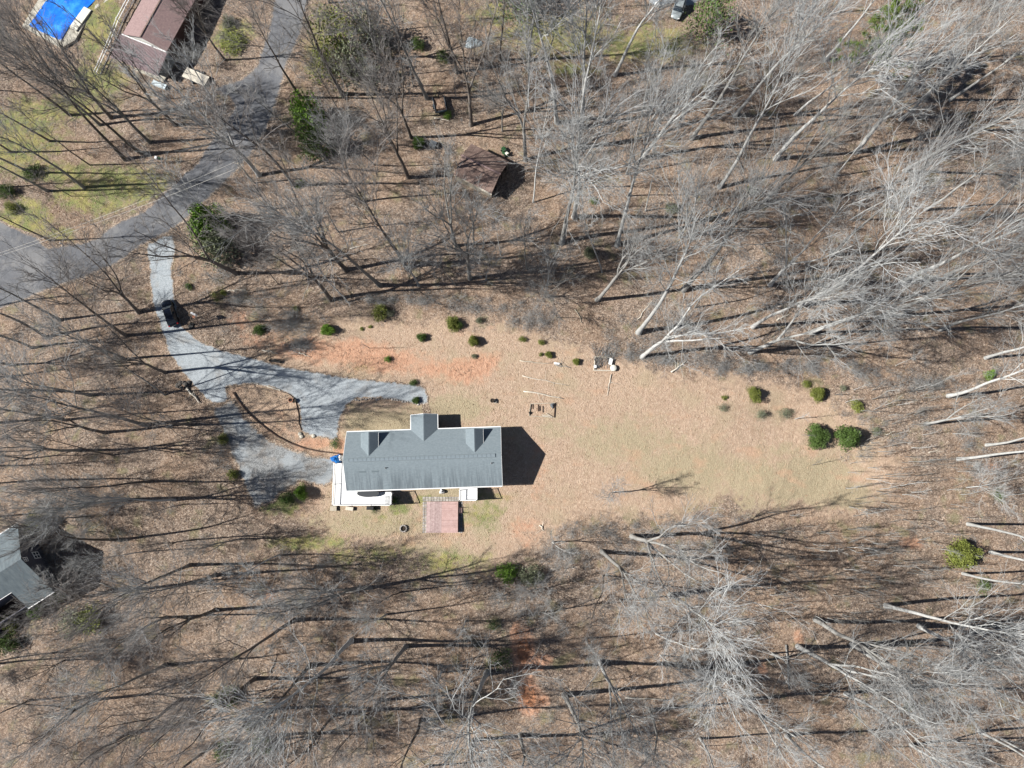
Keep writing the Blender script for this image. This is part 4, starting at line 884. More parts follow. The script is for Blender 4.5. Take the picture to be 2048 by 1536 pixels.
def retaining_wall():
    pts = [(467, 785), (478, 802), (492, 820), (510, 838), (530, 855), (555, 873), (580, 886), (610, 897), (640, 903), (684, 908)]
    P = [gpz(*p) for p in pts]; w = empty('retaining_wall', (0, 0, 0)); tag(w, 'curved low wall of dark timbers between the upper island and lower driveway', 'retaining wall')
    for a, b in zip(P, P[1:]):
        d = (b - a); n = max(1, round(d.length / 2.2))
        for i in range(n):
            p, q = a.lerp(b, i / n), a.lerp(b, (i + 1) / n - .004)
            for k in range(2): MB().beam((p.x, p.y, p.z + .05 + k * .17), (q.x, q.y, q.z + .05 + k * .17), .16, .165).build('timber', M['timber_dark'], w)
    e = empty('edging', (0, 0, 0)); tag(e, 'thin dark landscape edging along the island side of the gravel drive', 'edging')
    P = [gpz(*p) for p in [(562, 783), (578, 788), (590, 797), (594, 812), (598, 830), (598, 845), (603, 860)]]
    for a, b in zip(P, P[1:]): MB().beam((a.x, a.y, a.z + .08), (b.x, b.y, b.z + .08), .07, .2).build('strip', M['timber_dark'], e)
    P = [gpz(*p) for p in [(470, 805), (490, 828), (515, 852), (535, 865)]]
    for i, (a, b) in enumerate(((gpz(503, 765), gpz(517, 769)), (gpz(534, 773), gpz(561, 781)))):
        o = MB().beam((a.x, a.y, a.z + .1), (b.x, b.y, b.z + .1), .18, .18).build('edging_log', M['timber_pale'], None)
        tag(o, ('shorter' if i == 0 else 'longer') + ' white edging log on the island edge beside the gravel drive', 'log')
    # stones lining the front lawn bed and the drive's lower end
    rnd = random.Random(11); st = empty('stone_edging', (0, 0, 0)); tag(st, 'row of small stones lining the curved front lawn', 'stone edging')
    for k in range(26):
        t = k / 25; u = 712 + t * 130; v = 800 - 6 * math.sin(t * 3.1) + 9 * t + rnd.uniform(-1.5, 1.5); p = gpz(u, v); s = rnd.uniform(.12, .24)
        mb = MB().lathe([(s * .4, -.05), (s, .03), (s * .8, s * .7), (s * .2, s)], 7, (p.x, p.y, p.z)); mb.build('stone', M['stone'], st)
    for i, (u, v) in enumerate(((600, 868), (603, 873), (627, 872))):
        p = gpz(u, v); mb = MB().lathe([(.2, -.05), (.36, .05), (.3, .25), (.1, .33)], 8, (p.x, p.y, p.z)); o = mb.build('boulder', M['concrete'], None)
        tag(o, ['pale boulder highest of three at the red clay tip of the drive', 'pale boulder in the middle of three at the red clay tip', 'small pale boulder rightmost at the foot of the drive'][i], 'boulder')
retaining_wall()
def garden_beds():
    b = empty('garden_bed', (0, 0, 0)); tag(b, 'rectangular garden bed framed by thin timbers with upright dark stakes', 'garden bed')
    c = [gpz(*p) for p in [(1061, 808), (1110, 806), (1108, 835), (1058, 832)]]
    for i, (a, d) in enumerate(zip(c, c[1:] + c[:1])):
        MB().beam((a.x, a.y, a.z + .1), (d.x, d.y, d.z + .1), .10, .2).build('border_board', M['timber_dark'] if i == 1 else M['timber'], b)
    for (u, v0, v1) in ((1061, 808, 819), (1065, 808, 818), (1076, 809, 823), (1079, 812, 822), (1085, 812, 825)):
        a, d = gpz(u, v0), gpz(u, v1); MB().beam((a.x, a.y, a.z + .12), (d.x, d.y, d.z + .12), .06, .10).build('stake', M['timber_dark'], b)
    for a, d in (((1083, 830), (1100, 832)), ((1085, 832), (1104, 835)), ((1092, 827), (1104, 834))):
        p, q = gpz(*a), gpz(*d); MB().beam((p.x, p.y, p.z + .22), (q.x, q.y, q.z + .22), .07, .05).build('stake', M['timber_pale'], b)
    tag(tarp_bundle(1105, 811, .35, .45, .5, M['binm'], 'dark grey lump at the top right corner of the garden bed', 12, 'sack', 'sack'))
    tag(tarp_bundle(1060, 826, .25, .25, .35, M['black'], 'small black bucket at the left end of the garden bed', 13, 'black_bucket', 'bucket'))
    d = empty('compost_frame', (0, 0, 0)); tag(d, 'rectangular frame of pale poles holding cut brush at the woods edge', 'compost frame')
    c = [gpz(*p) for p in [(1190, 714), (1221, 716), (1224, 742), (1187, 741)]]
    for i, (a, e) in enumerate(zip(c, c[1:] + c[:1])):
        for k in range(2): MB().beam((a.x, a.y, a.z + .12 + k * .25), (e.x, e.y, e.z + .12 + k * .25), .12, .12).build('pole', M['timber_pale'] if i > 0 else M['timber'], d)
    rnd = random.Random(4); mb = MB()
    for k in range(90):
        u, v = rnd.uniform(1188, 1222), rnd.uniform(706, 740); p = gpz(u, v); a = rnd.uniform(.9, 2.2); L = rnd.uniform(.5, 1.6)
        mb.tube([(p.x, p.y, p.z + rnd.uniform(.1, .5)), (p.x + L * math.cos(a), p.y + L * math.sin(a), p.z + rnd.uniform(.2, .7))], .03, 3)
    o = mb.build('cut_brush', M['twig_grey'], d); o['kind'] = 'stuff'
    for (u0, v0, u1, v1, w, lab) in ((1222, 718, 1219, 730, .55, 'white board leaning at the right side of the brush frame'),):
        a, e = gpz(u0, v0), gpz(u1, v1); o = MB().beam((a.x, a.y, a.z + .55), (e.x, e.y, e.z + .5), w, .05).build('white_board', M['white'], None); tag(o, lab, 'board')
    for i, (u, v, r) in enumerate(((1226, 737, .52), (1190.5, 734, .26))):
        p = gpz(u, v); e = empty('white_tub', p); tag(e, ['large cream tub at the lower right corner of the brush frame', 'small white tub at the left side of the brush frame'][i], 'tub')
        MB().lathe([(r * .85, 0), (r, .5), (r * 1.06, .52), (r * 1.0, .56), (.001, .60)], 18).build('body', M['cream'] if i == 0 else M['white'], e, True)
    p = gpz(1113, 727); o = MB().beam((p.x - .45, p.y + .02, p.z + .25), (p.x + .5, p.y - .1, p.z + .25), .3, .25).build('white_box', M['white'], None, bevel=.04); tag(o, 'small white box lying on the long fallen pole', 'box')
garden_beds()

# ------------------------------------------------------------------ fallen poles and branches
FALL = [(1040, 722, 1102, 727, .09, 0), (1110, 730, 1142, 736, .07, 1), (1048, 782, 1128, 797, .10, 2), (1043, 752, 1138, 771, .06, 2), (1221, 750, 1214, 791, .06, 3), (374, 776, 401, 807, .16, 2), (868, 237, 902, 243, .09, 2), (700, 497, 738, 489, .07, 2), (1341, 746, 1372, 722, .13, 2),
        (1480, 745, 1500, 742, .06, 1), (1770, 870, 1790, 862, .06, 2), (1552, 640, 1580, 628, .12, 2), (1150, 620, 1165, 648, .07, 0), (640, 585, 668, 580, .06, 1), (526, 700, 558, 708, .08, 2), (598, 706, 621, 714, .08, 2), (1030, 930, 1085, 905, .0, 0),
        (1812, 655, 1826, 660, .14, 2), (1390, 1450, 1415, 1425, .09, 2), (1610, 1360, 1660, 1375, .08, 1), (1700, 1395, 1726, 1372, .07, 2), (1250, 1395, 1335, 1400, .10, 2), (1570, 1290, 1578, 1380, .13, 1), (930, 1275, 945, 1268, .1, 2), (455, 582, 492, 579, .08, 2),
        (1275, 640, 1305, 600, .07, 2), (1525, 1300, 1560, 1310, .06, 1), (540, 1345, 555, 1310, .07, 1), (1080, 1050, 1088, 1062, .09, 2), (90, 1435, 120, 1431, .10, 2), (1130, 780, 1160, 790, .0, 2), (200, 1165, 236, 1180, .07, 1), (700, 410, 745, 425, .06, 2), (1855, 905, 1880, 900, .05, 2)]
def fallen():
    rnd = random.Random(21); out = []
    for (u0, v0, u1, v1, r, k) in FALL:
        if r <= 0: continue
        a, b = gpz(u0, v0), gpz(u1, v1); n = 6; pts = []
        for i in range(n + 1):
            t = i / n; q = a.lerp(b, t); q.z = tzf(q.x, q.y) + r + .02; q += Vector((rnd.uniform(-.12, .12), rnd.uniform(-.12, .12), rnd.uniform(0, .1))); pts.append(q)
        mb = MB().tube(pts, [r * (1.25 - .8 * i / n) for i in range(n + 1)], 7)
        for j in range(3):
            p = pts[2 + j]; an = rnd.uniform(0, 6.28); L = rnd.uniform(.6, 1.8)
            mb.tube([p, p + Vector((math.cos(an) * L, math.sin(an) * L, rnd.uniform(.05, .3)))], [r * .4, .01], 4)
        o = mb.build('fallen_branch', M[['timber', 'bark_grey', 'timber_pale', 'timber_pale'][k]], None, True)
        out.append(((u0 + u1) / 2, (v0 + v1) / 2, o, ['weathered', 'grey', 'pale', 'thin pale'][k] + ' fallen branch')) 
    return out

# ------------------------------------------------------------------ bare trees: grown as tapering limbs, branches and twigs
def unit(v): return v / np.maximum(np.linalg.norm(v, axis=-1, keepdims=True), 1e-9)
def grow(st, d, L, r0, r1, K, wander, up, rs):
    N = len(st); P = np.zeros((N, K, 3)); Rr = np.zeros((N, K)); P[:, 0] = st; Rr[:, 0] = r0; d = unit(d)
    for k in range(1, K):
        d = unit(d + rs.randn(N, 3) * wander + np.array([0, 0, up])); P[:, k] = P[:, k - 1] + d * (L / (K - 1))[:, None]
        Rr[:, k] = r0 + (r1 - r0) * (k / (K - 1)) ** .85
    return P, Rr
def spawn(P, Rr, m, t0, t1, a0, a1, lens, rs, rf=.6, prof=None):
    N, K, _ = P.shape; t = t0 + (t1 - t0) * ((np.arange(m)[None, :] + rs.rand(N, m)) / m); kk = np.clip((t * (K - 1)).astype(int), 0, K - 2); f = t * (K - 1) - kk
    i = np.arange(N)[:, None]; p = P[i, kk] * (1 - f)[..., None] + P[i, kk + 1] * f[..., None]; r = Rr[i, kk] * (1 - f) + Rr[i, kk + 1] * f
    tan = unit(P[i, kk + 1] - P[i, kk]); az = (np.arange(m) * 2.4)[None, :] + rs.rand(N, 1) * 6.28 + rs.randn(N, m) * .5
    ref = np.where(np.abs(tan[..., 2:3]) < .9, np.array([0, 0, 1.0]), np.array([1.0, 0, 0])); u = unit(np.cross(tan, ref)); w = np.cross(tan, u)
    a = a0 + (a1 - a0) * rs.rand(N, m); dr = tan * np.cos(a)[..., None] + (u * np.cos(az)[..., None] + w * np.sin(az)[..., None]) * np.sin(a)[..., None]
    L = (lens[:, None] * (prof(t) if prof else 1.0)) * (.65 + .7 * rs.rand(N, m))
    return p.reshape(-1, 3), dr.reshape(-1, 3), L.reshape(-1), (r * rf).reshape(-1)
def tubes(acc, P, Rr, S):
    N, K, _ = P.shape; tan = np.zeros_like(P); tan[:, :-1] = P[:, 1:] - P[:, :-1]; tan[:, -1] = tan[:, -2]; tan = unit(tan)
    ref = np.where(np.abs(tan[..., 2:3]) < .9, np.array([0, 0, 1.0]), np.array([1.0, 0, 0])); u = unit(np.cross(tan, ref)); w = np.cross(tan, u)
    an = np.arange(S) * 2 * np.pi / S; V = P[:, :, None] + Rr[:, :, None, None] * (u[:, :, None] * np.cos(an)[None, None, :, None] + w[:, :, None] * np.sin(an)[None, None, :, None])
    base = (np.arange(N) * K * S)[:, None, None] + (np.arange(K - 1) * S)[None, :, None] + np.arange(S)[None, None, :]; nx_ = (np.arange(S) + 1) % S
    b2 = (np.arange(N) * K * S)[:, None, None] + (np.arange(K - 1) * S)[None, :, None] + nx_[None, None, :]
    F = np.stack([base, b2, b2 + S, base + S], -1).reshape(-1, 4); o = acc['n']; acc['V'].append(V.reshape(-1, 3)); acc['Q'].append(F + o); acc['n'] += N * K * S
def cones(acc, A, B, r):
    N = len(A); d = unit(B - A); ref = np.where(np.abs(d[:, 2:3]) < .9, np.array([0, 0, 1.0]), np.array([1.0, 0, 0])); u = unit(np.cross(d, ref)); w = np.cross(d, u)
    rr = np.full((N, 1), r) if np.isscalar(r) else r[:, None]
    V = np.stack([A + rr * u, A + rr * (-.5 * u + .866 * w), A + rr * (-.5 * u - .866 * w), B], 1); o = acc['n'] + np.arange(N)[:, None] * 4
    F = np.concatenate([o + np.array([[0, 1, 3]]), o + np.array([[1, 2, 3]]), o + np.array([[2, 0, 3]])]); acc['V'].append(V.reshape(-1, 3)); acc['T'].append(F); acc['n'] += N * 4
def new_acc(): return {'V': [], 'Q': [], 'T': [], 'n': 0}
def fin(acc, name, m, smooth=True):
    F = []
    if acc['Q']: F.append(np.concatenate(acc['Q']))
    if acc['T']: F.append(np.concatenate(acc['T']))
    return np_mesh(name, np.concatenate(acc['V']), F, m, smooth)
def bare_tree(seed, kind):
    rs = np.random.RandomState(seed); H = 20.0; T = new_acc(); Cc = new_acc(); Z = np.array([0, 0, 1.0])
    def twigs(P, Rr, L, nb, nt, nw, lb=.52, lt=.55, lw=.5, rb=.6):
        s = spawn(P, Rr, nb, .15, 1, R(14), R(36), L * lb, rs, rb); B, Br = grow(s[0], s[1], s[2], np.maximum(s[3], .028), np.full(len(s[0]), .011), 5, .08, .05, rs); tubes(Cc, B, Br, 4)
        s2 = spawn(B, Br, nt, .12, 1, R(14), R(38), s[2] * lt, rs, .6); W, Wr = grow(s2[0], s2[1], s2[2], np.maximum(s2[3], .014), np.full(len(s2[0]), .007), 3, .10, .05, rs); tubes(Cc, W, Wr, 3)
        s3 = spawn(W, Wr, nw, .1, 1, R(14), R(42), s2[2] * lw + .10, rs, .6); cones(Cc, s3[0], s3[0] + unit(s3[1] + Z * .1) * s3[2][:, None], .0105)
    z0 = np.zeros((1, 3))
    if kind == 'tall':
        P, Rr = grow(z0, np.array([[0, 0, 1.0]]), np.array([H]), np.array([.225]), np.array([.03]), 14, .035, .03, rs); Rr[:, 0] *= 1.35; tubes(T, P, Rr, 9)
        s = spawn(P, Rr, 13, .46, .98, R(16), R(44), np.array([H * .24]), rs, .42, lambda t: np.clip(1.25 - 1.05 * (t - .4), .3, 1.2) * (.7 + .5 * (t > .5)))
        Lm, Lr = grow(s[0], s[1], s[2], s[3], np.full(13, .022), 8, .085, .05, rs); tubes(T, Lm, Lr, 6); twigs(Lm, Lr, s[2], 5, 5, 5); twigs(P[:, 9:], Rr[:, 9:], np.array([4.0]), 7, 5, 4)
    elif kind == 'fork':
        h1 = H * (.28 + .18 * rs.rand()); P, Rr = grow(z0, np.array([[0, 0, 1.0]]), np.array([h1]), np.array([.25]), np.array([.17]), 8, .04, .03, rs); Rr[:, 0] *= 1.3; tubes(T, P, Rr, 9)
        n = 3 + seed % 2; az = np.arange(n) * 6.28 / n + rs.rand(n); tl = .12 + .24 * rs.rand(n); d = np.stack([np.cos(az) * tl, np.sin(az) * tl, np.ones(n)], -1)
        ld, lr = grow(np.repeat(P[:, -1], n, 0), d, np.full(n, H - h1) * (.85 + .25 * rs.rand(n)), np.full(n, .14), np.full(n, .022), 9, .075, .05, rs); tubes(T, ld, lr, 7)
        s = spawn(ld, lr, 6, .12, .97, R(18), R(46), np.full(n, H * .22), rs, .5, lambda t: 1.15 - .7 * t); Lm, Lr = grow(s[0], s[1], s[2], s[3], np.full(len(s[0]), .02), 7, .09, .05, rs); tubes(T, Lm, Lr, 5)
        twigs(Lm, Lr, s[2], 4, 5, 5); twigs(ld[:, 4:], lr[:, 4:], np.full(n, 3.6), 4, 5, 4)
    elif kind == 'pole':
        P, Rr = grow(z0, np.array([[0, 0, 1.0]]), np.array([H]), np.array([.12]), np.array([.018]), 12, .06, .03, rs); tubes(T, P, Rr, 7)
        s = spawn(P, Rr, 11, .42, .98, R(16), R(42), np.array([H * .19]), rs, .4, lambda t: 1.2 - .7 * t); Lm, Lr = grow(s[0], s[1], s[2], s[3], np.full(11, .015), 6, .12, .08, rs); tubes(T, Lm, Lr, 5); twigs(Lm, Lr, s[2], 4, 5, 5)
    else:   # 'brushy': low forking crown of very fine twigs
        P, Rr = grow(z0, np.array([[0, 0, 1.0]]), np.array([H * .22]), np.array([.22]), np.array([.15]), 4, .04, .02, rs); tubes(T, P, Rr, 8)
        n = 7; az = np.arange(n) * 6.28 / n + rs.rand(n); tl = .35 + .55 * rs.rand(n); d = np.stack([np.cos(az) * tl, np.sin(az) * tl, np.ones(n)], -1)
        ld, lr = grow(np.repeat(P[:, -1], n, 0), d, np.full(n, H * .62) * (.8 + .3 * rs.rand(n)), np.full(n, .08), np.full(n, .018), 8, .10, .05, rs); tubes(T, ld, lr, 6)
        s = spawn(ld, lr, 8, .1, .98, R(25), R(60), np.full(n, H * .24), rs, .5, lambda t: 1.1 - .6 * t); Lm, Lr = grow(s[0], s[1], s[2], s[3], np.full(len(s[0]), .015), 5, .12, .06, rs); tubes(T, Lm, Lr, 4)
        twigs(Lm, Lr, s[2], 4, 5, 6, .5, .55, .6)
    return fin(T, 'trunk', M['bark_grey']), fin(Cc, 'crown', M['twig_grey'])
KINDS = ['tall'] * 6 + ['fork'] * 5 + ['pole'] * 3 + ['brushy'] * 3
TREES = [(k,) + bare_tree(100 + i, k) for i, k in enumerate(KINDS)]
IDX = {k: [i for i, t in enumerate(TREES) if t[0] == k] for k in ('tall', 'fork', 'pole', 'brushy')}
def set_mat(o, m): o.material_slots[0].link = 'OBJECT'; o.material_slots[0].material = m
def place_tree(name, x, y, z, vec, h, kind, rnd, tone, width=1.0, thick=1.0):
    i = rnd.choice(IDX[kind]); _, tm, cm = TREES[i]; r = empty(name, (x, y, z - .05))
    q = Vector((0, 0, 1)).rotation_difference(Vector(vec).normalized()) @ Quaternion((0, 0, 1), rnd.uniform(0, 6.28)); r.rotation_mode = 'QUATERNION'; r.rotation_quaternion = q
    s = h / 20.0; sw = s * width; r.scale = (sw, sw, s)
    t = bpy.data.objects.new('trunk', tm); c = bpy.data.objects.new('crown', cm)
    for o in (t, c): col.objects.link(o); o.parent = r
    set_mat(t, M['bark_' + tone]); set_mat(c, M['twig_' + {'pale': 'pale', 'grey': 'grey', 'dark': 'brown'}[tone]])
    return r
#: base pixel, pixel where the trunk points to, kind (t tall, f fork, p pole, b brushy)
ANN = '''250 319 42 136 t|282 306 75 150 t|168 375 -10 240 t|100 282 -60 180 t|22 304 -120 200 t|300 285 110 110 f|95 382 -100 290 t|222 235 30 60 f|518 350 330 150 f|450 120 350 -20 f|684 188 585 -30 t|602 195 510 50 t
615 285 498 150 p|590 372 500 200 t|854 197 770 -20 t|822 275 756 90 f|817 355 755 190 f|942 250 930 -20 f|914 145 888 -30 t|827 172 800 80 p|1051 320 1035 60 f|1066 405 1088 190 p|1114 246 1095 -20 t|1164 255 1195 20 t
1156 297 1180 100 t|1149 434 1172 240 t|1124 486 1170 250 t|1286 315 1440 110 f|1384 277 1570 -20 t|1469 232 1610 40 t|1439 375 1650 60 t|1274 268 1330 120 p|1234 490 1330 220 t|1291 422 1345 300 p|1194 600 1310 450 f
1204 545 1183 430 p|1094 570 1112 490 f 12|1054 537 1015 430 p|1090 595 1100 560 b 11|1277 665 1420 500 t|1366 580 1570 350 t|1284 714 1500 590 f|1389 616 1470 520 p|1506 654 1640 560 t|1711 305 1965 60 f|1808 342 2030 180 t|1551 318 1740 90 t
1530 402 1720 220 f|1540 570 1660 430 f|1661 511 1830 370 t|1600 610 1850 480 t|1500 705 1770 590 f|1621 666 1800 590 t|1806 564 2060 420 t|1891 551 2120 450 t|1753 636 2090 520 f|1971 716 2150 650 t|1916 446 2040 330 p
1961 436 2110 330 t|1896 792 2110 742 t|1851 848 2000 820 f|1973 890 2150 862 t|1916 918 2130 892 t|1933 975 2120 962 b|1936 1048 2150 1062 t|1981 1104 2180 1135 t|1926 1147 2120 1180 t|1771 1211 2000 1290 t|1631 1239 1860 1360 f
1703 1289 1910 1410 t|1838 1252 2050 1350 f|1596 1293 1840 1420 f|1691 1387 1850 1470 t|1696 1417 1820 1500 p|1573 1472 1690 1560 t|1821 1489 1960 1580 f|1958 1462 2150 1580 t|1946 1322 2130 1410 t|1981 1377 2150 1460 t
1786 1494 1900 1590 p|1311 1267 1380 1320 p|1206 1150 1228 1250 p|1204 1103 1330 1230 f|1199 1322 1260 1490 f|1129 1390 1165 1530 t|1264 1073 1390 1120 f|1085 1225 1110 1232 f 12|1105 1084 1116 1096 f 10|1230 984 1208 984 f 11
702 1282 570 1400 t|812 1292 720 1400 f|742 1175 560 1235 f|670 1430 590 1530 f|974 1345 950 1470 t|947 1480 930 1600 t|882 1345 862 1430 p|510 1357 320 1460 f|255 1467 60 1560 t|512 1420 420 1540 t|225 1180 60 1215 f
290 850 60 780 t|250 1000 60 1025 f 22|300 963 70 980 t 20|225 910 40 890 p|480 1078 300 1120 f 13|252 671 50 560 t|277 625 150 490 f|92 674 -80 590 t|65 696 -90 640 f|250 719 120 650 t|20 730 -150 690 f|472 547 270 440 f
662 600 530 450 f|695 604 600 500 p|812 534 730 380 t|837 571 790 500 f|912 492 850 320 f|967 497 950 345 p 13|1002 512 992 400 p 11|912 571 880 500 p|940 557 932 440 f|692 540 560 380 f|760 571 650 450 t|677 464 590 350 p|972 560 970 500 b 9
557 569 500 500 p|130 840 -60 800 t|330 790 170 700 p|160 900 -20 890 f|90 960 -80 960 t|345 905 240 885 p 14|150 1035 30 1050 b|130 1160 60 1180 b|380 1130 220 1180 t|430 1220 270 1290 f|330 1235 190 1300 t
130 1320 50 1370 b|60 1400 -60 1460 t|190 1400 40 1470 f|360 1400 210 1500 f|590 1240 460 1300 t|560 1180 440 1220 b|620 1330 520 1420 t|760 1400 690 1500 f|840 1440 800 1560 t|560 1470 450 1560 f|430 1490 300 1580 t|330 1330 180 1410 t
1340 1190 1440 1250 t|1360 1100 1480 1140 b|1400 1340 1510 1440 t|1480 1400 1600 1510 f|1300 1420 1370 1530 t|1060 1180 1070 1200 b
1040 1470 1045 1590 f|1240 1200 1290 1240 p|1320 1310 1400 1390 b|200 250 0 80 t|350 250 180 80 f|320 200 200 20 p|140 230 -30 90 t|60 345 -120 250 t|180 330 10 200 p|120 640 -60 560 t|330 745 190 690 f|180 790 0 740 t|210 865 30 835 f|60 780 -120 770 t
380 850 250 820 t|350 1000 200 995 t 17|240 1080 80 1100 t|430 1150 290 1190 t|560 1110 460 1130 p|470 470 330 330 p|540 420 430 300 p|1900 200 2080 60 t|1800 240 1980 90 t|1860 120 2030 -20 t|1960 260 2140 150 t|1760 130 1900 -20 t|1650 120 1780 -40 t|1000 120 1005 -60 t|1230 150 1290 -40 t|760 120 700 -50 f|1060 120 1070 -60 t|700 250 610 130 p|750 330 660 240 p|1560 150 1690 10 p|1590 230 1730 110 t|1420 460 1530 350 p|1700 440 1850 330 p|1850 420 2010 320 t|1880 660 2060 600 t|1780 500 1930 420 p'''
def parse_ann():
    L = []
    for a in ANN.replace('\n', '|').split('|'):
        a = a.split()
        L.append((float(a[0]), float(a[1]), float(a[2]), float(a[3]), {'t': 'tall', 'f': 'fork', 'p': 'pole', 'b': 'brushy'}[a[4]], float(a[5]) if len(a) > 5 else 0))
    return L
def tone_for(u, v, rnd):  # random bark tones, weighted so lit right and shaded left enter the colour
    w = [(u - 200) / 1200, .5, (1300 - u) / 1200]; w = [max(.04, q) for q in w]; return rnd.choices(['pale', 'grey', 'dark'], w)[0]
TREE_ITEMS = []
def forest():
    rnd = random.Random(77); used = []
    for (u, v, tu, tv, k, hh) in parse_ann():
        x, y, z = gp(u, v); best = None
        lo, hi = {'tall': (13, 30), 'fork': (11, 27), 'pole': (8, 20), 'brushy': (7, 11)}[k]
        if hh: lo = hi = hh
        h = lo
        while h <= hi:
            X, Y = px(tu, tv, z + h); ln = math.hypot(X - x, Y - y) / h + .004 * abs(h - 20)
            if best is None or ln < best[0]: best = (ln, h, X - x, Y - y)
            h += .5
        _, h, dx, dy = best; lean = math.hypot(dx, dy) / h; f = min(1, .22 / max(lean, 1e-6))
        h2 = h * (1.12 if k in ('tall', 'pole') else 1.05)
        tn = tone_for(u, v, rnd); wd = {'tall': 1.0, 'fork': 1.0, 'pole': .95, 'brushy': 1.0}[k] * rnd.uniform(.85, 1.15)
        o = place_tree('bare_tree', x, y, z, (dx * f / h, dy * f / h, 1), h2, k, rnd, tn, wd); TREE_ITEMS.append((u, v, o, k, h2, tn)); used.append((x, y))
    # fill the woods between the traced trees
    CL, RD, D1, D2 = gpoly(CLEAR), gpoly(ROAD), gpoly(DRIVE_UP), gpoly(DRIVE_LOW)
    blocks = [gpoly(p) for p in ([(1400, 1000), (1960, 1000), (1960, 1190), (1800, 1235), (1560, 1245), (1430, 1150)], [(-80, -80), (480, -80), (500, 130), (430, 200), (330, 175), (200, 160), (60, 110), (-80, 120)], [(-80, 1010), (110, 1020), (150, 1120), (130, 1230), (-80, 1280)], [(880, 285), (1045, 285), (1060, 480), (890, 500)], [(395, 880), (660, 860), (660, 1040), (395, 1040)], [(-80, 230), (330, 260), (420, 300), (300, 420), (100, 480), (-80, 460)],
                                 [(230, 470), (470, 400), (520, 560), (420, 640), (300, 680), (240, 620)], [(840, 180), (905, 180), (905, 250), (840, 250)], [(1010, 1250), (1120, 1250), (1120, 1430), (1010, 1430)])]
    X0 = np.array([[]]); tries = 0; n = 0; TARGET = 288 - len(used) - 8
    while n < TARGET and tries < 9000:
        tries += 1; u, v = rnd.uniform(-60, 2110), rnd.uniform(-40, 1570)
        if u > 600 and v < 620: w = 1.0
        elif u > 1100 and v < 760: w = 1.0
        elif u > 1100: w = .8
        elif v > 1000: w = .75
        elif u < 500: w = .45
        else: w = .7
        if rnd.random() > w: continue
        x, y, z = gp(u, v)
        if any(bool(inside(P, np.array([x]), np.array([y]))[0]) for P in [CL, RD, D1, D2] + blocks): continue
        if float(edge_dist(CL, np.array([x]), np.array([y]))[0]) < 2.0: continue
        if any((x - a) ** 2 + (y - b) ** 2 < 3.4 ** 2 for a, b in used): continue
        k = rnd.choices(['tall', 'fork', 'pole', 'brushy'], [.38, .13, .41, .08])[0]; h = {'tall': rnd.uniform(14, 21), 'fork': rnd.uniform(12, 17), 'pole': rnd.uniform(9, 17), 'brushy': rnd.uniform(5, 8)}[k]
        tn = tone_for(u, v, rnd); o = place_tree('bare_tree', x, y, z, (rnd.gauss(0, .035), rnd.gauss(0, .035), 1), h, k, rnd, tn, rnd.uniform(.6, .88)); TREE_ITEMS.append((u, v, o, k, h, tn)); used.append((x, y)); n += 1
    # trees just outside the left edge: their shadows reach into the picture
    for (u, v) in ((-60, 620), (-110, 760), (-60, 850), (-120, 930), (-70, 1040), (-110, 380), (-70, 1330), (-90, 180)):
        x, y, z = gp(u, v); o = place_tree('bare_tree', x, y, z, (rnd.gauss(0, .03), rnd.gauss(0, .03), 1), rnd.uniform(18, 24), 'tall', rnd, 'dark', 1); TREE_ITEMS.append((u, v, o, 'tall', 20, 'dark'))
forest()
YOUNG = []
def young_trees():
    rnd = random.Random(55); CL, RD, D1, D2 = gpoly(CLEAR), gpoly(ROAD), gpoly(DRIVE_UP), gpoly(DRIVE_LOW); used = []; tries = 0
    HS = [gpoly(p) for p in ([(1400, 1000), (1960, 1000), (1960, 1190), (1800, 1235), (1560, 1245), (1430, 1150)], [(1180, 1040), (1420, 1040), (1430, 1140), (1180, 1120)], [(200, -80), (400, -80), (370, 170), (210, 140)], [(30, -80), (260, -80), (140, 110), (30, 70)], [(-80, 1010), (60, 1020), (130, 1170), (60, 1280), (-80, 1280)], [(880, 285), (1045, 285), (1060, 480), (890, 500)])]
    while len(YOUNG) < 290 and tries < 9000:
        tries += 1; u, v = rnd.uniform(-20, 2080), rnd.uniform(-20, 1556)
        if rnd.random() > (1.0 if v < 620 and u > 620 else (.6 if u > 1000 else (1.0 if v > 1100 else .5))): continue
        x, y, z = gp(u, v); ax, ay = np.array([x]), np.array([y])
        if any(inside(P, ax, ay)[0] for P in [CL, RD, D1, D2] + HS) or any((x - a) ** 2 + (y - b) ** 2 < 2.2 ** 2 for a, b in used): continue
        h = rnd.uniform(5, 11); tn = tone_for(u, v, rnd); k = 'brushy' if rnd.random() < (.45 if u < 1000 and v > 1050 else .22) else 'pole'
        o = place_tree('young_tree', x, y, z, (rnd.gauss(0, .08), rnd.gauss(0, .08), 1), h * (.6 if k == 'brushy' else 1), k, rnd, tn, rnd.uniform(.9, 1.4)); YOUNG.append((u, v, o, h, tn)); used.append((x, y))
young_trees()
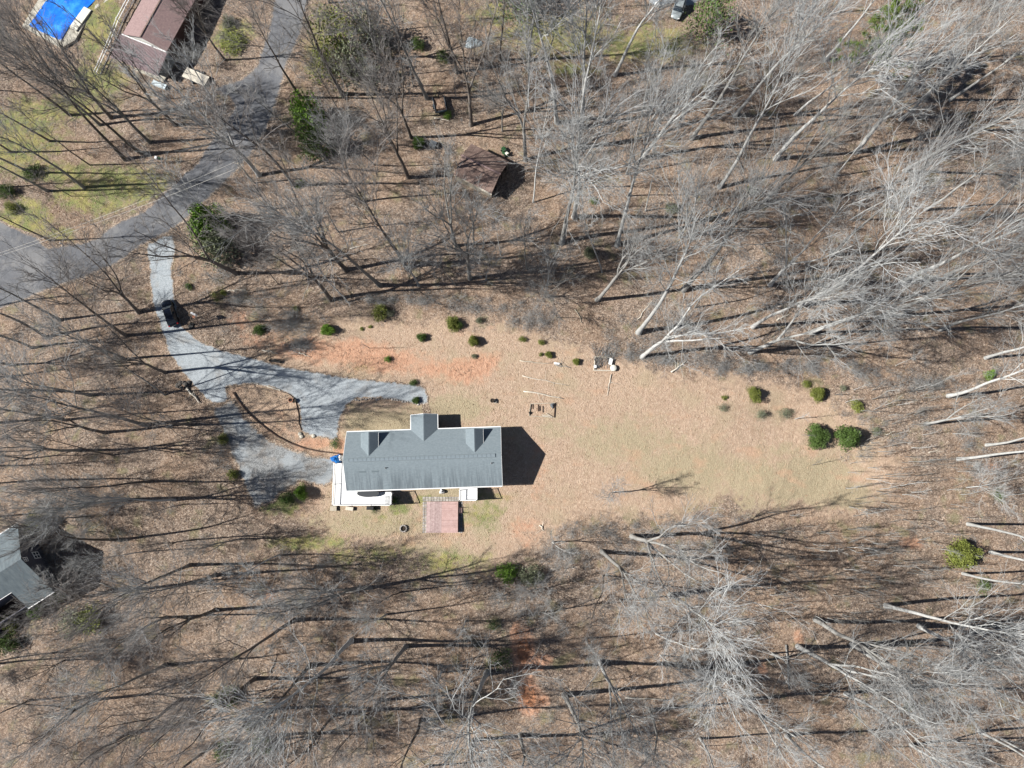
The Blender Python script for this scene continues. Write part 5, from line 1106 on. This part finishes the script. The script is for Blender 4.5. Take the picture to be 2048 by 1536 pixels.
# thin saplings round the right end of the clearing: each stem by itself
SAPL = []
def saplings():
    rnd = random.Random(9); fixed = [(1580, 1030), (1608, 1052), (1696, 1058), (1731, 1078), (1788, 1103), (1806, 1039), (1688, 1138), (1548, 1110), (1758, 968), (1760, 978), (1762, 1004), (1770, 909), (1800, 885), (1787, 892), (1625, 930), (1590, 838), (1604, 870), (1535, 1025), (1690, 805), (1670, 790), (1716, 850), (1640, 1100), (560, 712), (738, 696), (605, 698)]
    pts = list(fixed)
    while len(pts) < 175:
        u, v = rnd.uniform(1690, 1935), rnd.uniform(775, 1175)
        if v < 860 and u < 1740 and rnd.random() < .6: continue
        if all(abs(u - a) + abs(v - b) * 1.6 > 7.5 for a, b in pts): pts.append((u, v))
    while len(pts) < 285:
        u, v = rnd.uniform(1440, 1790), rnd.uniform(1060, 1245)
        if all(abs(u - a) + abs(v - b) * 1.6 > 8 for a, b in pts): pts.append((u, v))
    protos = []
    for s in range(6):
        rs = np.random.RandomState(300 + s); T = new_acc(); P, Rr = grow(np.zeros((1, 3)), np.array([[0, 0, 1.0]]), np.array([7.0]), np.array([.075]), np.array([.012]), 7, .05, .03, rs); tubes(T, P, Rr, 5)
        q = spawn(P, Rr, 12, .3, .98, R(20), R(45), np.array([1.5]), rs, .5, lambda t: 1.2 - .8 * t); B, Br = grow(q[0], q[1], q[2], np.maximum(q[3], .012), np.full(12, .006), 4, .1, .1, rs); tubes(T, B, Br, 3)
        q2 = spawn(B, Br, 5, .2, 1, R(20), R(45), q[2] * .5, rs, .6); cones(T, q2[0], q2[0] + q2[1] * q2[2][:, None], .01); protos.append(fin(T, 'sapling', M['bark_pale']))
    for i, (u, v) in enumerate(pts):
        x, y, z = gp(u, v); o = bpy.data.objects.new('sapling', protos[i % 6]); col.objects.link(o); h = rnd.uniform(.55, 1.15) if i < 25 else rnd.uniform(.5, 1.05)
        o.location = (x, y, z - .03); o.rotation_euler = (rnd.gauss(0, .06), rnd.gauss(0, .06), rnd.uniform(0, 6.28)); o.scale = (h, h, h)
        set_mat(o, M['bark_grey'] if i % 3 else M['bark_pale']); SAPL.append((u, v, o))
saplings()

# ------------------------------------------------------------------ evergreens and shrubs
def leaf_cloud(seed, n, prof, size, lumps=9, thin=.0, stemmed=True):
    """n small leaf faces spread through a lumpy volume; prof(z01)->radius01"""
    rs = np.random.RandomState(seed); C = rs.randn(lumps, 3); C = unit(C) * (.25 + .75 * rs.rand(lumps, 1)); C[:, 2] = .5 + C[:, 2] * .45
    pick = rs.randint(0, lumps, n); d = unit(rs.randn(n, 3)); rad = (.28 + .25 * rs.rand(lumps))[pick][:, None] * (rs.rand(n, 1) ** .35)
    P = C[pick] * np.array([1, 1, 1]) + d * rad; P[:, 2] = np.clip(P[:, 2], .02, 1.05)
    k = int(n * .45); zz = rs.rand(k); az = rs.rand(k) * 6.2832; rr = prof(zz) * (rs.rand(k) ** .5) * (1 + .20 * np.sin(az * 3 + seed) + .12 * np.sin(az * 5 + zz * 9) + .10 * rs.randn(k)); P[:k] = np.stack([rr * np.cos(az), rr * np.sin(az), zz], -1)
    a = unit(rs.randn(n, 3)); b = unit(np.cross(a, rs.randn(n, 3))); s = size * (.6 + .8 * rs.rand(n, 1))
    V = np.stack([P - a * s, P + b * s * .45, P + a * s, P - b * s * .45], 1).reshape(-1, 3); F = np.arange(n * 4).reshape(n, 4)
    return V, F
def dome(z): return np.sqrt(np.clip(1 - (z * 1.0) ** 2, 0, 1)) * .98 + .02
def conep(z): return np.clip(1 - z, 0, 1) ** .8 * .95 + .04
SH = {}
for nm, n, pr, sz, lp in (('dense', 9000, dome, .055, 14), ('loose', 2600, dome, .058, 8), ('cone', 9000, conep, .045, 16), ('wispy', 1500, dome, .045, 6), ('tiny', 500, dome, .12, 5)):
    SH[nm] = []
    for s in range(3):
        V, F = leaf_cloud(40 + s * 7 + len(nm), n, pr, sz, lp); me = np_mesh('foliage', V, [F], M['leaf_deep']); SH[nm].append(me)
rs_ = np.random.RandomState(2)
def stems_mesh(seed, n=16):
    rs = np.random.RandomState(seed); T = new_acc(); az = rs.rand(n) * 6.28; tl = .25 + .9 * rs.rand(n); P, Rr = grow(rs.randn(n, 3) * np.array([.06, .06, 0]), np.stack([np.cos(az) * tl, np.sin(az) * tl, np.ones(n)], -1), .55 + .4 * rs.rand(n), np.full(n, .02), np.full(n, .006), 5, .14, .02, rs); tubes(T, P, Rr, 4)
    q = spawn(P, Rr, 9, .25, 1, R(20), R(50), np.full(n, .3), rs, .5); cones(T, q[0], q[0] + q[1] * q[2][:, None], .006); return fin(T, 'stem', M['twig_brown'])
STEM = [stems_mesh(50 + i) for i in range(3)]
#: u v (centre of its crown), radius px, height m, form, leaf, words
SHRUBS = [(1634, 871, 23, 2.6, 'dense', 'deep', 'dense round dark green shrub'), (1698, 873, 27, 3.3, 'dense', 'deep', 'largest ragged round green shrub'), (1924, 1111, 29, 3.0, 'dense', 'yellow', 'round bright olive green shrub'),
  (1509, 788, 16, 1.8, 'dense', 'yellow', 'rounded yellow green bush'), (1637, 787, 17, 1.8, 'dense', 'yellow', 'rounded yellow green bush'), (1712, 811, 14, 1.5, 'loose', 'yellow', 'small olive bush'), (1612, 768, 9, 1.0, 'loose', 'yellow', 'little olive bush'), (1687, 776, 10, 1.1, 'wispy', 'grey', 'thin olive bush'),
  (1523, 829, 16, 1.5, 'wispy', 'grey', 'straggling grey green bush'), (1570, 828, 17, 1.4, 'wispy', 'grey', 'straggling grey green bush'), (1752, 862, 10, 1.0, 'loose', 'grey', 'small grey green bush'), (1447, 815, 12, .9, 'wispy', 'grey', 'thin grey green bush'), (1980, 750, 13, 1.2, 'loose', 'bright', 'bright green leafy sprout'),
  (758, 623, 20, 1.8, 'loose', 'yellow', 'wide feathery yellow green bush'), (778, 628, 12, 1.2, 'wispy', 'grey', 'grey green bush'), (655, 659, 14, 1.5, 'dense', 'bright', 'round bright green bush'), (519, 659, 13, 1.2, 'dense', 'deep', 'round deep green bush'), (905, 647, 16, 1.6, 'dense', 'yellow', 'yellow green bush'), (919, 649, 10, 1.2, 'loose', 'deep', 'dark green bush'),
  (947, 681, 13, 1.6, 'dense', 'yellow', 'round yellow green bush'), (843, 675, 10, 1.1, 'dense', 'deep', 'small round dark green bush'), (776, 718, 9, .8, 'loose', 'bright', 'small bright bush'), (958, 640, 9, .9, 'loose', 'grey', 'small pale green bush'), (1044, 678, 9, .8, 'loose', 'yellow', 'small olive bush'), (1083, 684, 8, .8, 'loose', 'yellow', 'small olive bush'),
  (1098, 709, 8, .8, 'dense', 'yellow', 'tiny round yellow green bush'), (1082, 709, 5, .5, 'loose', 'yellow', 'tiny yellow green tuft'), (1153, 723, 8, .8, 'dense', 'yellow', 'tiny round yellow green bush'), (723, 658, 5, .4, 'loose', 'yellow', 'tiny green tuft'), (740, 653, 5, .4, 'loose', 'yellow', 'tiny green tuft'), (591, 617, 10, .7, 'wispy', 'yellow', 'sparse yellowish bush'), (948, 713, 7, .6, 'loose', 'grey', 'pale grey green bush'),
  (600, 985, 18, 2.6, 'cone', 'bright', 'pointed bright green evergreen'), (575, 995, 18, 1.8, 'loose', 'deep', 'dark green bush'), (827, 766, 9, .8, 'loose', 'deep', 'dark small bush'), (832, 801, 8, .8, 'dense', 'deep', 'round dark green planted bush'), (1015, 1146, 26, 2.0, 'loose', 'bright', 'bright lime green leafy bush'), (1062, 1150, 26, 2.6, 'loose', 'grey', 'pale grey green bush'),
  (1180, 505, 14, 3.2, 'loose', 'grey', 'upright moss green bush'), (1345, 415, 16, 1.4, 'loose', 'grey', 'dark green low bush'), (1186, 402, 9, .9, 'loose', 'deep', 'small dark green bush'), (1503, 380, 12, 1.2, 'loose', 'deep', 'green bush'), (895, 229, 11, 1.0, 'loose', 'bright', 'bright yellow green plant'), (836, 285, 14, 1.5, 'dense', 'deep', 'compact dark green shrub'), (884, 112, 16, 2.2, 'loose', 'deep', 'dark green understory bush'), (832, 88, 16, 2.2, 'loose', 'deep', 'deep green understory bush'),
  (465, 82, 34, 1.6, 'loose', 'yellow', 'sprawling low green shrub'), (455, 45, 22, 1.4, 'loose', 'grey', 'sprawling grey green shrub'), (68, 1222, 15, 2.0, 'dense', 'bright', 'round vivid green shrub'), (16, 1248, 20, 1.8, 'loose', 'yellow', 'yellow green shrub'), (112, 1192, 20, 1.8, 'loose', 'yellow', 'yellowish shrub'), (172, 1238, 30, 2.4, 'loose', 'yellow', 'wide yellow green shrub'), (140, 1245, 34, 2.6, 'wispy', 'grey', 'wide hazy grey green shrub'), (14, 1285, 24, 2.2, 'loose', 'deep', 'dark green shrub'),
  (70, 1046, 26, 3.0, 'loose', 'yellow', 'hazy yellow green shrub'), (444, 878, 14, 1.2, 'loose', 'yellow', 'low mossy green shrub'), (466, 950, 14, 1.4, 'loose', 'yellow', 'mossy green shrub'), (985, 1248, 16, 1.6, 'wispy', 'deep', 'dark green shrub'), (1000, 1320, 26, 2.2, 'wispy', 'deep', 'thin green shrub'), (455, 1393, 26, 2.2, 'loose', 'deep', 'dark olive shrub'), (450, 1500, 24, 2.4, 'loose', 'deep', 'dark green shrub'), (520, 1490, 26, 2.6, 'loose', 'deep', 'dark green shrub'), (500, 1450, 16, 1.8, 'loose', 'grey', 'grey green shrub'),
  (1965, 1170, 18, 2.0, 'wispy', 'deep', 'thin dark green shrub'), (1995, 990, 16, 1.0, 'wispy', 'deep', 'low dark green patch of shrub'), (1816, 1411, 14, 1.2, 'wispy', 'deep', 'thin green shrub'), (376, 573, 9, .8, 'loose', 'deep', 'small green bush'), (430, 588, 14, 1.2, 'wispy', 'yellow', 'thin green bush'), (447, 585, 8, .8, 'loose', 'yellow', 'small yellow green bush'), (597, 368, 12, 1.0, 'loose', 'deep', 'small dark green bush'), (64, 345, 22, 1.6, 'loose', 'deep', 'low dark green bush'), (10, 380, 20, 1.8, 'loose', 'deep', 'dark green bush'),
  (20, 415, 16, 1.6, 'loose', 'yellow', 'green yellow bush'), (1450, 795, 8, .5, 'tiny', 'yellow', 'tiny olive tuft'), (790, 1000, 14, .7, 'wispy', 'bright', 'sparse light green bush'), (750, 1020, 10, .6, 'wispy', 'deep', 'sparse green bush'), (670, 887, 16, .8, 'wispy', 'deep', 'low mixed green planting')]
EVER = [(414, 452, 42, 7.0, 'dense', 'bright', 'tall green feathery evergreen'), (436, 492, 42, 6.0, 'loose', 'grey', 'hazy grey green evergreen'), (612, 232, 38, 7.0, 'loose', 'bright', 'tall fresh green evergreen'), (632, 285, 36, 6.0, 'loose', 'deep', 'hazy dark green evergreen'), (672, 60, 62, 9.0, 'wispy', 'yellow', 'broad hazy light green tree'), (655, 120, 44, 6.5, 'wispy', 'yellow', 'thin hazy light green tree'), (700, 130, 60, 8.0, 'wispy', 'grey', 'broad hazy grey green thicket tree'),
        (740, 60, 50, 8.0, 'wispy', 'grey', 'thin grey green thicket tree'), (1425, 40, 56, 8.0, 'wispy', 'deep', 'wide hazy dark green tree'), (1030, -10, 60, 9.0, 'wispy', 'deep', 'hazy grey green tree')]
SHR_ITEMS = []
def shrubs():
    rnd = random.Random(31)
    for li, name, L in ((0, 'green_shrub', SHRUBS), (1, 'evergreen_tree', EVER)):
        for (u, v, rp, h, form, leaf, words_) in L:
            zz = 0; 
            for _ in range(4): x, y = px(u, v, zz + h * .45); zz = tzf(x, y)
            r = rp * (1.0 if rp > 28 or li else .9) / FPX * (CAM_H - zz - h * .5); e = empty(name, (x, y, zz - .03), rnd.uniform(0, 6.28)); q_ = rnd.uniform(.84, 1.18) if rp < 24 else rnd.uniform(.95, 1.06); e.scale = (r * q_, r / q_, h)
            f = bpy.data.objects.new('foliage', rnd.choice(SH[form])); s = bpy.data.objects.new('stem', rnd.choice(STEM))
            for o in (f, s): col.objects.link(o); o.parent = e
            s.scale = (1.15, 1.15, 1.12)
            set_mat(f, M['leaf_' + leaf]); SHR_ITEMS.append((u, v, e, words_, li))
shrubs()
def pine():
    rs = np.random.RandomState(12); T = new_acc(); Fo = []; H = 20.0
    P, Rr = grow(np.zeros((1, 3)), np.array([[0, 0, 1.0]]), np.array([H]), np.array([.28]), np.array([.05]), 10, .03, .03, rs); tubes(T, P, Rr, 9)
    s = spawn(P, Rr, 26, .45, 1, R(45), R(85), np.array([H * .22]), rs, .4, lambda t: 1.3 - .75 * t); L, Lr = grow(s[0], s[1], s[2], s[3], np.full(26, .02), 6, .1, .05, rs); tubes(T, L, Lr, 5)
    q = spawn(L, Lr, 8, .3, 1, R(15), R(60), s[2] * .4, rs, .5); ends = q[0] + q[1] * q[2][:, None]; cones(T, q[0], ends, .02)
    n = 95; C = np.repeat(ends, n, 0); d = unit(rs.randn(len(C), 3) + np.array([0, 0, .35])); A = C + rs.randn(len(C), 3) * .14; B = A + d * (.22 + .2 * rs.rand(len(C), 1)); w = unit(np.cross(d, rs.randn(len(C), 3))) * .035
    V = np.stack([A - w, A + w, B], 1).reshape(-1, 3); F = np.arange(len(V)).reshape(-1, 3)
    x, y, z = gp(1700, 152); tx, ty = px(1800, 22, z + 20); e = empty('pine_tree', (x, y, z)); e.scale = (1.2, 1.2, 1.0); e.rotation_mode = 'QUATERNION'; e.rotation_quaternion = Vector((0, 0, 1)).rotation_difference(Vector((tx - x, ty - y, 20)).normalized())
    tag(e, 'tall pine with bright green needle clusters at the top edge toward the right', 'pine tree')
    for nm, me in (('trunk', fin(T, 'trunk', M['bark_dark'])), ('crown', np_mesh('crown', V, [F], M['leaf_needle']))):
        o = bpy.data.objects.new(nm, me); col.objects.link(o); o.parent = e
M['leaf_needle'] = leafmat('pine_needle', (.07, .11, .02), (.13, .19, .035), (.20, .27, .06))
pine()
def undergrowth():
    rs = np.random.RandomState(6); rnd = random.Random(6); T = new_acc(); CL, RD, D1, D2 = gpoly(CLEAR), gpoly(ROAD), gpoly(DRIVE_UP), gpoly(DRIVE_LOW); A = []; B = []
    hot = [(1560, 730, 130, 18), (1760, 745, 60, 25), (1400, 720, 90, 22), (1250, 690, 70, 25), (1340, 640, 80, 40), (1050, 640, 50, 16), (500, 600, 50, 25), (440, 560, 50, 40), (880, 600, 60, 14), (1860, 180, 60, 30), (720, 260, 50, 40), (330, 215, 90, 30), (1070, 1230, 70, 40), (120, 1130, 60, 40), (1780, 860, 100, 60), (1100, 1480, 70, 50), (180, 1000, 60, 40), (450, 900, 20, 60), (560, 640, 60, 20), (530, 480, 40, 50), (590, 650, 30, 20), (600, 690, 20, 12), (650, 140, 50, 60), (1740, 600, 90, 50), (1600, 680, 100, 30), (1620, 738, 120, 10), (1480, 735, 80, 10), (1850, 770, 60, 12), (1200, 1060, 90, 16), (1400, 1050, 100, 16), (1120, 1110, 50, 20), (900, 1170, 120, 20), (640, 1130, 80, 18), (1290, 715, 60, 10), (980, 618, 90, 8), (760, 600, 90, 8), (1940, 900, 20, 90), (110, 1120, 40, 40), (150, 1260, 60, 30), (1300, 1100, 140, 30)]
    pts = []
    for _ in range(520): pts.append((rnd.uniform(0, 2048), rnd.uniform(0, 1536), 0))
    for (u, v, a, b) in hot:
        for _ in range(30): pts.append((rnd.gauss(u, a * .6), rnd.gauss(v, b * .6), 1))
    for (u, v, f) in pts:
        x, y, z = gp(u, v); ax, ay = np.array([x]), np.array([y])
        if inside(RD, ax, ay)[0] or inside(D1, ax, ay)[0] or inside(D2, ax, ay)[0] or (inside(CL, ax, ay)[0] and not f) or (abs(x + 14) < 15 and abs(y - 5) < 9): continue
        n = 34; h = rnd.uniform(.5, 1.7); az = rs.rand(n) * 6.28; tl = .2 + 1.0 * rs.rand(n); d = unit(np.stack([np.cos(az) * tl, np.sin(az) * tl, np.ones(n)], -1)); s = np.array([x, y, z]) + rs.randn(n, 3) * np.array([.4, .4, .03]); L = h * (.5 + .7 * rs.rand(n, 1)); e = s + d * L
        A.append(s); B.append(e); m = s + (e - s) * (.3 + .5 * rs.rand(n, 1)); A.append(m); B.append(m + unit(d + rs.randn(n, 3) * .6) * L * .5)
    A = np.concatenate(A); B = np.concatenate(B); cones(T, A, B, .014); o = bpy.data.objects.new('undergrowth', fin(T, 'undergrowth', M['twig_grey'], False)); col.objects.link(o); tag(o, 'sparse brown twiggy brush growing over the woodland floor', 'brush', kind='stuff')
undergrowth()
def grass_tufts():
    """short dry blades and curled leaves standing up from the clearing and the wood floor"""
    rs = np.random.RandomState(9); n = 90000; X = rs.uniform(-95, 95, n); Y = rs.uniform(-45, 92, n); ok = ~(inside(gpoly(ROAD), X, Y) | inside(gpoly(DRIVE_UP), X, Y) | inside(gpoly(DRIVE_LOW), X, Y) | ((abs(X + 14) < 13.5) & (abs(Y - 5) < 7)))
    X, Y = X[ok], Y[ok]; n = len(X); Z = tz(X, Y); P = np.stack([X, Y, Z + .03], -1); a = unit(rs.randn(n, 3) * np.array([1, 1, .5])); b = unit(np.cross(a, rs.randn(n, 3))); s = .05 + .07 * rs.rand(n, 1)
    V = np.stack([P - a * s, P + b * s * .7, P + a * s + np.array([0, 0, .05]), P - b * s * .7 + np.array([0, 0, .04])], 1).reshape(-1, 3); F = np.arange(4 * n).reshape(-1, 4)
    me = np_mesh('fallen_leaves', V, [F], M['litter']); o = bpy.data.objects.new('fallen_leaves', me); col.objects.link(o); tag(o, 'curled dead leaves scattered over the ground', 'leaves', kind='stuff')
M['litter'] = noisy('litter_leaf', [(.3, (.22, .13, .08)), (.5, (.42, .28, .18)), (.72, (.62, .48, .36))], 6.0, 3)
grass_tufts()

# ------------------------------------------------------------------ labels for the many: told by look, then by what they stand next to
LM = [('the black SUV', 345, 630), ('the blue pool', 130, 60), ('the mauve roof', 290, 70), ('the flatbed trailer', 395, 157), ('the utility pole', 505, 362), ('the rusty shed', 960, 345), ('the leaf-filled trailer', 880, 210), ('the storage bin', 866, 292), ("the main house's west end", 690, 920), ("the main house's east end", 1003, 915),
      ("the neighbour's grey roof", 50, 1130), ('the stone pile', 368, 770), ('the brush frame', 1205, 725), ('the garden bed', 1085, 820), ('the largest round shrub', 1696, 873), ('the lone olive shrub', 1924, 1111), ('the red clay gully', 1055, 1350), ('the lime green bush', 1015, 1146), ('the tall pine', 1790, 30), ('the silver car', 1355, 25), ('the pale blue heap', 946, 87),
      ('the evergreen at the road bend', 415, 452), ('the fresh green evergreen', 612, 232), ('the platform deck', 885, 1034), ('the fire pit', 807, 1057), ('the terracotta pot', 583, 801), ("the photo's top right corner", 2048, 0), ("the photo's bottom right corner", 2048, 1536), ("the photo's bottom left corner", 0, 1536), ("the middle of the photo's right edge", 2048, 768),
      ("the middle of the photo's bottom edge", 1024, 1536), ("the middle of the photo's left edge", 0, 768), ("the middle of the photo's top edge", 1024, 0), ("the photo's top left corner", 0, 0), ('the riding mower', 1011, 306), ('the upright moss green bush', 1180, 505)]
ORD = ['',  'second ', 'third ', 'fourth ', 'fifth ', 'sixth ', 'seventh ', 'eighth ', 'ninth ', 'tenth ', 'eleventh ', 'twelfth ', 'thirteenth ', 'fourteenth ', 'fifteenth ', 'sixteenth ', 'seventeenth ', 'eighteenth ', 'nineteenth ', 'twentieth ']
def auto_label(items, words_of, cat, group, lm=LM, skip=12):
    n = len(items); best = [None] * n
    for li, (nm, lu, lv) in enumerate(lm):
        for d, (word, tst) in enumerate((('above', lambda a, b: b < -abs(a)), ('below', lambda a, b: b > abs(a)), ('left of', lambda a, b: a < 0 and abs(a) >= abs(b)), ('right of', lambda a, b: a > 0 and abs(a) >= abs(b)))):
            c = sorted((math.hypot(items[i][0] - lu, items[i][1] - lv), i) for i in range(n) if tst(items[i][0] - lu, items[i][1] - lv) and math.hypot(items[i][0] - lu, items[i][1] - lv) > 4)
            for rk, (ds, i) in enumerate(c[:20]):
                sc = rk * 60 + ds
                if best[i] is None or sc < best[i][0]: best[i] = (sc, rk, word, nm)
    for i in range(n):
        w = words_of(items[i])
        if best[i]: _, rk, word, nm = best[i]; lab = f"{w}, {ORD[rk]}nearest {word} {nm}"
        else: lab = f"{w} deep in the woods away from every landmark"
        tag(items[i][2], lab, cat, group)
def tree_words(it):
    _, _, _, k, h, tn = it; size = 'tall' if h > 19 else ('medium' if h > 13 else 'small')
    return f"{size} {({'pale': 'pale grey', 'grey': 'grey', 'dark': 'dark'})[tn]} bare tree"
auto_label(TREE_ITEMS, tree_words, 'tree', 'bare winter trees in the woods')
auto_label(YOUNG, lambda it: ('slender ' if it[3] > 8 else 'short ') + {'pale': 'pale', 'grey': 'grey', 'dark': 'dark'}[it[4]] + ' young tree', 'young tree', 'young trees in the understory')
auto_label(SAPL, lambda it: 'thin sapling', 'sapling', 'thin saplings around the clearing', LM + [('the small grey green bush', 1752, 862), ('the red clay patch on the right', 1820, 1085), ('the slim pale trunks at the right edge', 1925, 960), ('the small olive bush', 1712, 811), ('the pale trunk above the right clearing', 1896, 792), ('the thin dark green shrub on the right', 1965, 1170), ('the bare patch by the right woods', 1745, 955), ('the pale trunk rising from the lower sapling field', 1771, 1211), ('the pale forked trunk below the sapling field', 1631, 1239), ('the south edge of the clearing', 1500, 1060), ('the thin stems at the clearing corner', 1560, 1180), ('the lower left of the sapling field', 1480, 1220), ('the upper middle of the sapling field', 1800, 930), ('the upper right of the sapling field', 1880, 860), ('the tip of the tree shadow on the south lawn', 1640, 1070)])
auto_label([s for s in SHR_ITEMS if s[4] == 0], lambda it: it[3], 'shrub', 'green shrubs', [l for l in LM if 'shrub' not in l[0] and 'bush' not in l[0] and 'pine' not in l[0]])
auto_label([s for s in SHR_ITEMS if s[4] == 1], lambda it: it[3], 'tree', 'evergreen trees', [l for l in LM if 'evergreen' not in l[0]])
FA = fallen()
auto_label([(a, b, o, w) for a, b, o, w in FA], lambda it: it[3], 'branch', 'fallen branches')
